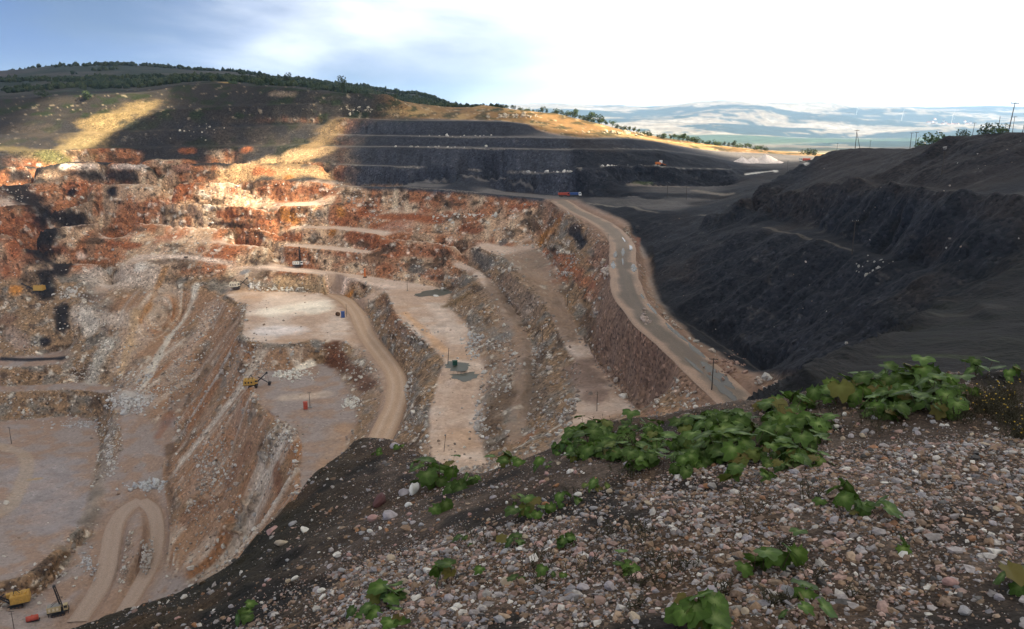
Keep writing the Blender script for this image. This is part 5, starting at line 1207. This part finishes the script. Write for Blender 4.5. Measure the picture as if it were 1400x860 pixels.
POLES = [
 (973,533,489,dict(z=-77.0),"tall dark pole with crossarm beside the wet lower haul road",dict(arm=1)),
 (1165,345,306,{},"thin pole standing on the black bench by the pale stones",dict(arm=1)),
 (816,562,535,{},"bare pole on the pinkish strip under the haul road",dict(arm=0)),
 (831,337,321,{},"short dark pole on the inner bend of the haul road",dict(arm=0)),
 (776,417,395,{},"thin pole on the rocky slope below the road bend",dict(arm=0)),
 (742,468,444,{},"thin pole on the rubble slope above the brown wall",dict(arm=0)),
 (557,399,383,{},"pole on a low mound at the tip of the dark pool",dict(arm=1,foot=True)),
 (504,423,409,{},"thin pole at the foot of the dark rock face by the pit road",dict(arm=1)),
 (474,433,416,{},"thin pole right behind the blue booth",dict(arm=0)),
 (424,558,537,{},"pole on a round foot beside the red booth",dict(arm=1,foot=True)),
 (612,502,475,{},"leaning pole at the edge of the green pool",dict(arm=0,lean=.08)),
 (607,618,595,{},"leaning pole with a can top on the lower orange strip",dict(arm=0,lamp=True,lean=.12)),
 (16,607,587,{},"pole beside the loop track on the grey pit floor",dict(arm=1)),
 (20,864,842,dict(z=-192.5),"twin crossarm pole beside the red tank on the pit bottom",dict(arm=2)),
 (1286,249,212,{},"pole with a round can top on the black hillside",dict(arm=0,lamp=True)),
 (1169,204,180,dict(y_=376),"strutted pole on the tip of the black hill",dict(arm=1,strut=True)),
 (1189,204,193,dict(y_=370),"short pole right of the strutted pole",dict(arm=1)),
 (1244,203,184,dict(y_=341),"pole with crossarm left of the round bush",dict(arm=1)),
 (1251,201,182,dict(y_=340),"slender pole beside the crossarm pole near the round bush",dict(arm=1)),
 (1329,187,171,dict(y_=291),"leaning pole left of the spreading bush",dict(arm=1,lean=.06)),
 (1364,183,163,dict(y_=281),"thin pole rising out of the spreading bush",dict(arm=0)),
 (1378,183,149,dict(y_=274),"tallest pole with wide crossarm on the black hill crest",dict(arm=1,lean=.08)),
 (1384,182,163,dict(y_=274),"pole just right of the tallest crossarm pole",dict(arm=1)),
 (1398,181,160,dict(y_=267),"pole at the far end of the black hill crest",dict(arm=1,lean=.05)),
 (1076,236,221,{},"pole beside the white road behind the black hill",dict(arm=0)),
 (912,272,251,{},"pole standing on the dark terrace above the black slope",dict(arm=1)),
 (938,274,256,{},"second pole on the dark terrace, nearer the spur",dict(arm=1)),
 (1144,207,196,dict(y_=386),"short pole on the tip of the black hill left of the strutted pole",dict(arm=1)),
]
for u, vb, vt, kw, lb, kw2 in POLES: pole(u, vb, vt, label=lb, rz=vr.uniform(-.5, .5), **kw, **kw2)

# ------------------------------------------------------------------ rope shovels
def tracked_base(t, L_, W_, H_):
    for s_ in (-1, 1):
        b = MB(); n = 10; prof = [(-L_/2 + H_/2 - H_/2 * math.sin(math.pi * k / n), H_/2 + H_/2 * math.cos(math.pi * k / n)) for k in range(n + 1)] + [(L_/2 - H_/2 + H_/2 * math.sin(math.pi * k / n), H_/2 - H_/2 * math.cos(math.pi * k / n)) for k in range(n + 1)]
        y0 = s_ * W_ * .5; b.prism(prof, y0 - W_ * .13, y0 + W_ * .13); c = b.build("crawler_track", M["black"], t)
        for k in range(4): MB().tube((-L_*.33 + k * L_*.22, y0 - W_*.15, H_*.42), (-L_*.33 + k * L_*.22, y0 + W_*.15, H_*.42), H_*.26, None, 10).build("road_wheel", M["brown"], c)
def shovel(p, rz, paint, label, s_=1.0, boom_up=.75):
    t = thing("rope_shovel", gpoint(p, .05), rz, label, "excavator", "rope shovels at work in the pit"); t.scale = (s_,) * 3
    tracked_base(t, 5.6, 4.6, 1.5)
    MB().tube((0, 0, 1.2), (0, 0, 1.9), 1.7, 1.7, 14).box((0, 0, 1.05), (3.4, 3.2, .6)).build("turntable", M["black"], t)
    h = MB().box((-1.9, 0, 3.5), (6.6, 4.9, 3.1)).box((-5.0, 0, 2.9), (.9, 4.5, 1.7)).build("machinery_house", paint, t)
    for k in range(3): MB().box((-4.0 + k * 1.7, -2.47, 3.7), (.9, .08, 1.0)).build("louvre", M["black"], h)
    MB().box((-1.9, 0, 5.13), (6.2, 4.4, .16)).build("roof", paint, t)
    for k in range(3): MB().box((-3.9 + 1.8 * k, .3, 5.5), (.9, 2.2, .6)).build("roof_vent", paint, t)
    MB().box((-1.9, -2.7, 1.95), (6.6, .5, .12)).box((-1.9, 2.7, 1.95), (6.6, .5, .12)).build("walkway", M["black"], t)
    c = MB().box((2.1, -1.7, 3.9), (1.7, 1.5, 2.3)).build("cab", paint, t); MB().box((2.97, -1.7, 4.3), (.06, 1.25, 1.1)).box((2.1, -2.47, 4.3), (1.3, .06, 1.0)).build("window", M["glass"], c)
    tip = (1.9 + 9.0 * math.cos(boom_up), 9.0 * math.sin(boom_up) + 2.2); b = MB()
    for y0 in (-.6, .6): b.tube((1.6, y0 * 1.6, 2.2), (tip[0], y0 * .5, tip[1]), .30, .22, 6)
    for k in range(5):
        f = .2 + .16 * k; b.tube((1.6 + (tip[0] - 1.6) * f, -.9 + .45 * f, 2.2 + (tip[1] - 2.2) * f), (1.6 + (tip[0] - 1.6) * (f + .1), .9 - .45 * f, 2.2 + (tip[1] - 2.2) * (f + .1)), .1, None, 5)
    bo = b.build("boom", M["black"], t); MB().tube((tip[0], -.35, tip[1]), (tip[0], .35, tip[1]), .65, None, 14).build("boom_sheave", M["black"], bo)
    a = MB()
    for y0 in (-1.0, 1.0): a.tube((.3, y0, 5.0), (-.6, y0 * .4, 8.0), .13, None, 6).tube((-2.6, y0, 5.1), (-.6, y0 * .4, 8.0), .13, None, 6)
    a.build("gantry", M["black"], t); MB().tube((-.6, 0, 8.0), (tip[0], 0, tip[1]), .05, None, 5).build("suspension_rope", M["black"], t)
    mx_, mz = 1.6 + (tip[0] - 1.6) * .48, 2.2 + (tip[1] - 2.2) * .48; ex, ez = mx_ + 4.3, 1.5
    MB().tube((mx_ - 1.8, 0, mz + 1.2), (ex, 0, ez + .5), .28, .26, 6).build("dipper_stick", M["black"], t)
    d = MB().box((ex + .5, 0, ez + .1), (1.6, 2.0, 1.9), ry=.35, taper=1.15).build("dipper", M["black"], t)
    te = MB()
    for k in range(4): te.box((ex + 1.3, -.7 + .46 * k, ez + .9), (.2, .2, .6), ry=.35)
    te.build("teeth", M["brown"], d); MB().tube((ex + .4, 0, ez + 1.1), (tip[0], 0, tip[1]), .05, None, 5).build("hoist_rope", M["black"], t)
    return t
shovel(Pz(324, 397, -119), .15, M["cream"], "cream rope shovel digging at the grey curved face of the white platform", .85)
shovel(Pz(346, 529, -131), .25, M["yellow"], "yellow rope shovel on the platform with the red booth", .8)
shovel(Pz(53, 414, -131), math.pi + .1, M["yellow"], "yellow rope shovel facing the orange rock on the upper bench by black spoil", .95, .55)
shovel(Pz(22, 830, -192), math.pi + .45, M["yellow"], "yellow rope shovel on the pit bottom beside the drill rig", 1.0)

# ------------------------------------------------------------------ drill rigs
def drill(p, rz, paint, label, mast_h, lean, s_=1.0):
    t = thing("drill_rig", gpoint(p, .05), rz, label, "drill rig", "blast hole drill rigs"); t.scale = (s_,) * 3
    tracked_base(t, 4.6, 3.4, 1.1)
    MB().box((0, 0, 1.45), (7.2, 2.8, .5)).build("deck", M["black"], t)
    h = MB().box((-1.2, 0, 2.75), (4.6, 2.9, 2.1)).build("machine_house", paint, t); MB().box((-1.2, 0, 3.85), (4.3, 2.5, .12)).build("roof", M["grey"], t)
    for k in range(3): MB().box((-2.6 + 1.3 * k, -1.48, 2.8), (.7, .06, 1.1)).build("door", M["tan"] if paint is not M["tan"] else M["cream"], h)
    c = MB().box((2.7, -.5, 2.8), (1.5, 1.6, 2.2)).build("cab", paint, t); MB().box((3.47, -.5, 3.1), (.06, 1.3, 1.1)).box((2.7, -1.33, 3.1), (1.1, .06, 1.0)).build("window", M["glass"], c)
    m = MB(); W_ = .85
    dx = math.sin(lean); 
    for a, b in ((-1, -1), (1, -1), (1, 1), (-1, 1)): m.tube((1.5 + a * W_ * .5, b * W_ * .5, 1.4), (1.5 + a * W_ * .4 + dx * mast_h, b * W_ * .4, mast_h), .11, .09, 5)
    n = int(mast_h / 1.0)
    for k in range(n):
        z0, z1 = 1.4 + (mast_h - 1.4) * k / n, 1.4 + (mast_h - 1.4) * (k + 1) / n; x0, x1 = 1.5 + dx * mast_h * k / n, 1.5 + dx * mast_h * (k + 1) / n; g = 1 if k % 2 else -1
        for b in (-1, 1): m.tube((x0 + g * W_ * .45, b * W_ * .45, z0), (x1 - g * W_ * .45, b * W_ * .45, z1), .05, None, 4)
        for a in (-1, 1): m.tube((x0 + a * W_ * .45, g * W_ * .45, z0), (x1 + a * W_ * .45, -g * W_ * .45, z1), .05, None, 4)
    ma = m.build("mast", M["black"], t); MB().tube((1.5, 0, .6), (1.5 + dx * mast_h, 0, mast_h * .9), .16, None, 8).build("drill_string", M["black"], ma)
    MB().box((1.5 + dx * mast_h, 0, mast_h + .2), (1.0, 1.0, .5)).build("crown_block", M["black"], ma)
    MB().tube((-2.2, -.8, 3.8), (1.5 + dx * mast_h * .5, -.35, mast_h * .5), .08, None, 5).tube((-2.2, .8, 3.8), (1.5 + dx * mast_h * .5, .35, mast_h * .5), .08, None, 5).build("mast_brace", M["black"], t)
    for a, b in ((-3.2, -1.2), (-3.2, 1.2), (3.4, -1.2), (3.4, 1.2)): MB().tube((a, b, .02), (a, b, 1.6), .13, None, 7).build("jack", M["black"], t)
    return t
drill(Pz(408, 366, -107), 0.0, M["white"], "white drill rig with tall dark mast on the bench road", 13.5, 0.0)
drill(Pz(80, 838, -192), .42, M["tan"], "tan drill rig with black lattice mast on the pit bottom", 11.5, -.14, 1.05)

# ------------------------------------------------------------------ booths, tank, marker
def booth(p, rz, d, paint, label, legs=.3, twin=False):
    t = thing("equipment_booth", gpoint(p, .0), rz, label, "booth"); w, l, h = d
    MB().box((0, 0, legs / 2), (w * 1.1, l * 1.1, legs)).build("skid", M["grey"], t); b = MB().box((0, 0, legs + h / 2), (w, l, h)).build("body", paint, t)
    MB().box((0, 0, legs + h + .1), (w * 1.12, l * 1.12, .16)).build("roof", paint, t)
    for s_ in ((-.24, .24) if twin else (0,)):
        dd_ = MB().box((s_ * w, -l / 2 - .03, legs + h * .47), (w * (.4 if twin else .6), .06, h * .82)).build("door", paint, t); MB().box((s_ * w + w * .12, -l / 2 - .08, legs + h * .45), (.06, .06, .3)).build("handle", M["black"], dd_)
    return t
booth(Pz(469, 434, -119.3), .1, (2.0, 1.8, 3.4), M["blue"], "blue equipment booth at the bend of the orange pit road")
booth(Pz(418, 560, -131.2), .1, (1.7, 1.3, 3.3), M["red"], "red twin door switch booth on the platform of the yellow shovel", twin=True)
booth(hit(622, 503), .2, (2.0, 1.6, 2.6), M["green"], "dark green booth between two green pools", legs=.5)
tk = thing("water_tank", gpoint(Pz(45, 851, -192.5)), .5, "red horizontal tank on a skid beside the tan drill rig", "tank")
MB().tube((-2.1, 0, 1.35), (2.1, 0, 1.35), 1.05, None, 18).build("shell", M["red"], tk, True); MB().box((0, 0, .2), (5.0, 1.6, .28)).build("skid", M["black"], tk)
MB().tube((0, 0, 2.3), (0, 0, 2.65), .35, None, 10).build("hatch", M["red"], tk); MB().tube((-2.5, 0, .25), (-5.5, -.4, .12), .07, None, 6).build("tow_bar", M["black"], tk)
for sx in (-1.2, 1.2): MB().box((sx, 0, .5), (.3, 1.5, .45)).build("saddle", M["black"], tk)
mk = thing("marker_post", gpoint(Pz(499, 379, -107)), 0, "orange marker post on a rubble foot on the bench road", "marker post")
MB().box((0, 0, 3.0), (1.1, 1.1, 5.6), taper=.8).build("post", M["orange"], mk); MB().box((0, 0, .35), (2.8, 2.4, .7), taper=.7).build("foot", M["brown"], mk); MB().box((0, 0, 5.9), (1.3, 1.3, .3)).build("cap", M["orange"], mk)
dr = thing("cable_reel", gpoint(Pz(462, 432, -119.3)), .8, "brown cable reel standing left of the blue booth", "cable reel")
for y0 in (-.7, .7): MB().tube((0, y0 - .08, 1.2), (0, y0 + .08, 1.2), 1.2, None, 16).build("flange", M["brown"], dr)
MB().tube((0, -.7, 1.2), (0, .7, 1.2), .7, None, 14).build("cable", M["black"], dr)

# ------------------------------------------------------------------ trucks and loader
def truck(p, rz, cabp, bedp, label, s_=1.0):
    t = thing("dump_truck", gpoint(p, .25), rz, label, "truck", "dump trucks"); t.scale = (s_,) * 3
    MB().box((0, 0, 1.0), (8.2, 1.0, .4)).build("chassis", M["black"], t)
    c = MB().prism([(2.3, .9), (4.3, .9), (4.3, 1.9), (3.9, 3.2), (2.3, 3.2)], -1.2, 1.2).build("cab", cabp, t)
    MB().prism([(4.33, 2.0), (3.97, 3.05), (3.93, 3.05), (4.28, 2.0)], -1.0, 1.0).build("windscreen", M["glass"], c)
    for y0 in (-1.23, 1.23): MB().box((3.2, y0, 2.5), (1.2, .04, .8)).build("side_window", M["glass"], c)
    for y0 in (-.8, .8): MB().box((4.33, y0, 1.3), (.05, .4, .25)).build("headlight", M["porc"], c)
    MB().prism([(-4.3, 1.5), (1.9, 1.3), (2.1, 3.1), (-4.6, 3.0)], -1.3, 1.3).build("tipper_body", bedp, t)
    for k in range(4): MB().box((-3.6 + 1.6 * k, -1.34, 2.2), (.14, .07, 1.5)).box((-3.6 + 1.6 * k, 1.34, 2.2), (.14, .07, 1.5)).build("rib", bedp, t)
    for x0 in (3.2, -1.6, -3.0):
        for y0 in (-1.0, 1.0):
            w = MB().tube((x0, y0 - .18, .52), (x0, y0 + .18, .52), .54, None, 14).build("wheel", M["rubber"], t); MB().tube((x0, y0 - .2, .52), (x0, y0 + .2, .52), .26, None, 10).build("rim", M["grey"], w)
    return t
truck(Pd(771, 273, 528), .1, M["red"], M["red"], "red dump truck following the blue one at the top of the haul road", .85)
truck(Pd(787, 272, 526), .05, M["white"], M["blue"], "blue dump truck with white cab at the top of the haul road", .85)
truck(Pd(1100, 219, 592), math.pi, M["white"], M["red"], "red dump truck with white cab near the pale gravel piles", .85)
ld = thing("wheel_loader", gpoint(Pd(902, 229, 556), .1), .1, "orange wheel loader parked on the dark upper bench", "loader")
MB().box((-1.4, 0, 1.9), (3.4, 2.4, 1.6)).build("engine_cover", M["orange"], ld); cb = MB().box((.6, 0, 3.0), (1.6, 1.7, 1.8)).build("cab", M["white"], ld); MB().box((1.42, 0, 3.1), (.05, 1.4, 1.0)).build("window", M["glass"], cb)
MB().tube((1.0, -.7, 1.8), (4.0, -.7, .9), .2, None, 6).tube((1.0, .7, 1.8), (4.0, .7, .9), .2, None, 6).build("lift_arm", M["orange"], ld); MB().prism([(3.8, .3), (5.1, .15), (4.4, .5), (4.2, 1.5), (3.8, 1.4)], -1.4, 1.4).build("bucket", M["brown"], ld)
for x0 in (-1.9, 1.5):
    for y0 in (-1.1, 1.1): MB().tube((x0, y0 - .3, .8), (x0, y0 + .3, .8), .8, None, 14).build("wheel", M["rubber"], ld)

# ------------------------------------------------------------------ pale gravel piles
def pile(u, v, y_, w, h, label, seed):
    p = Pd(u, v, y_); n, m_ = 28, 12; r_ = np.linspace(0, 1, m_); a = np.linspace(0, 2 * math.pi, n, endpoint=False); A, R_ = np.meshgrid(a, r_)
    nn = fbm(np.cos(A) * 1.4 + seed, np.sin(A) * 1.4, R_ * 2, 3); X = R_ * w * (1 + .3 * nn) * np.cos(A) * 1.3; Y = R_ * w * (1 + .3 * nn) * np.sin(A); Z_ = h * (1 - R_ ** .9) * (1 + .3 * nn) - .8 * R_ ** 6
    q = grid_quads(m_, n); i = np.arange(m_ * n).reshape(m_, n); wrap = np.stack([i[:-1, -1], i[:-1, 0], i[1:, 0], i[1:, -1]], -1)
    me = np_mesh("gravel_pile", np.stack([X, Y, Z_], -1).reshape(-1, 3), quads=np.concatenate([q, wrap])[:, ::-1], colors=np.tile(np.array([[.62, .54, .50]]), (m_ * n, 1)) * (1 + .08 * nn.reshape(-1, 1)))
    o = link("gravel_pile", me, mat=M_ROCK); o.location = gpoint(p, -.1); tag(o, label, "gravel pile", "pale gravel piles")
for a in ((1014,222,600,7,4.6,"pale pink gravel pile at the left end of the row",1),(1028,222,602,7,4.2,"low pale gravel pile between the two taller ones",2),(1046,222,602,9,6.0,"tallest pale gravel pile near the white road",3),(1064,222,596,6,1.8,"flattened pale gravel spread beside the tallest pile",5)): pile(*a)

# ------------------------------------------------------------------ lone boulders on the benches, and unidentified dark objects built as stones
for u, v, r, ki, lb in ((546,383,1.1,4,"small dark object alone on the bench road left of the pool pole"),(444,370,.8,4,"small dark object on the bench road right of the white drill rig"),(417,405,.8,4,"small dark object at the back of the white platform"),(417,414,.8,4,"small dark object in the middle of the white platform"),(596,406,1.6,3,"pale boulder on the near edge of the dark pool"),(829,365,1.3,2,"pinkish boulder on the inner kerb of the road bend"),(833,372,1.0,5,"buff boulder beside the pinkish boulder at the road bend"),(827,357,1.1,5,"buff boulder at the start of the road bend"),(1057,530,1.4,3,"white boulder at the bottom of the black gully"),(1264,196,2.2,3,"white rock beside the round bush on the black hill crest"),(1345,428,1.2,3,"white boulder on the dark plateau by the puddles"),(666,600,.9,1,"grey boulder beside the lower orange strip"),(660,598,.9,3,"pale boulder beside the lower orange strip")):
    p = hit(u, v); put_stone((p[0], p[1], p[2] + r * .3), r, ki, u % 4, lb, cat="boulder")
for i in range(12): 
    p = hit(622 + i * 5 + vr.uniform(-2, 2), 293 + .35 * i / 2 + vr.uniform(-1, 1)); put_stone((p[0], p[1], p[2] + .3), vr.uniform(.9, 1.6), 3, vr.randrange(4), "white boulder in the row along the red bench crest", "white boulders along the red bench crest", "boulder")

# ------------------------------------------------------------------ far wind turbines and village
def turbine(u, v, y_, h, label):
    p = Pd(u, v, y_); t = thing("wind_turbine", gpoint(p, -1), .2, label, "wind turbine", "far wind turbines"); MB().tube((0, 0, 0), (0, 0, h), h * .025, h * .014, 10).build("tower", M["white"], t)
    MB().box((0, 0, h * 1.01), (h * .03, h * .09, h * .035)).build("nacelle", M["white"], t)
    for k in range(3):
        a = 2.094 * k + .4; MB().tube((0, -h * .06, h * 1.01), (h * .5 * math.sin(a), -h * .06, h * 1.01 + h * .5 * math.cos(a)), h * .016, h * .005, 6).build("blade", M["white"], t)
turbine(1233, 162, 6400, 62, "white wind turbine on the pale field left of the village"); turbine(1171, 156, 7000, 60, "white wind turbine on the far ridge"); turbine(1300, 175, 5600, 62, "white wind turbine below the village")
hr2 = random.Random(8); hw = MB().box((0, 0, 3.5), (16, 10, 7)).mesh("wall", M["wall"]); hrf = MB().prism([(-5.6, 7), (5.6, 7), (0, 11)], -8.4, 8.4).mesh("roof", M["roof"])
for k in range(26):
    t = thing("village_house", gpoint(Pd(hr2.uniform(1262, 1330), 168, hr2.uniform(5600, 6900)), -.5), hr2.uniform(0, 3.1), "tiny white house in the far hillside village", "house", "houses of the far village"); t.scale = (1.3,) * 3
    link("wall", hw, t); o = link("roof", hrf, t); o.rotation_euler = (0, 0, math.pi / 2)

# ------------------------------------------------------------------ air
bm = bmesh.new(); bmesh.ops.create_cube(bm, size=1.0); me = bpy.data.meshes.new("haze"); bm.to_mesh(me); bm.free()
hz_o = link("haze", me); hz_o.location = (0, 6600, 15); hz_o.scale = (31000, 16800, 720)
m = bpy.data.materials.new("haze"); m.use_nodes = True; nt = m.node_tree; nt.nodes.remove(nt.nodes["Principled BSDF"])
pv = nt.nodes.new("ShaderNodeVolumePrincipled"); pv.inputs["Color"].default_value = (.45, .68, 1.0, 1); pv.inputs["Density"].default_value = 7.5e-5; pv.inputs["Anisotropy"].default_value = .2
nt.links.new(pv.outputs[0], nt.nodes["Material Output"].inputs["Volume"]); me.materials.append(m); tag(hz_o, kind="stuff")
tag(hz_o, "thin pale blue summer haze filling the air over the land", "haze")
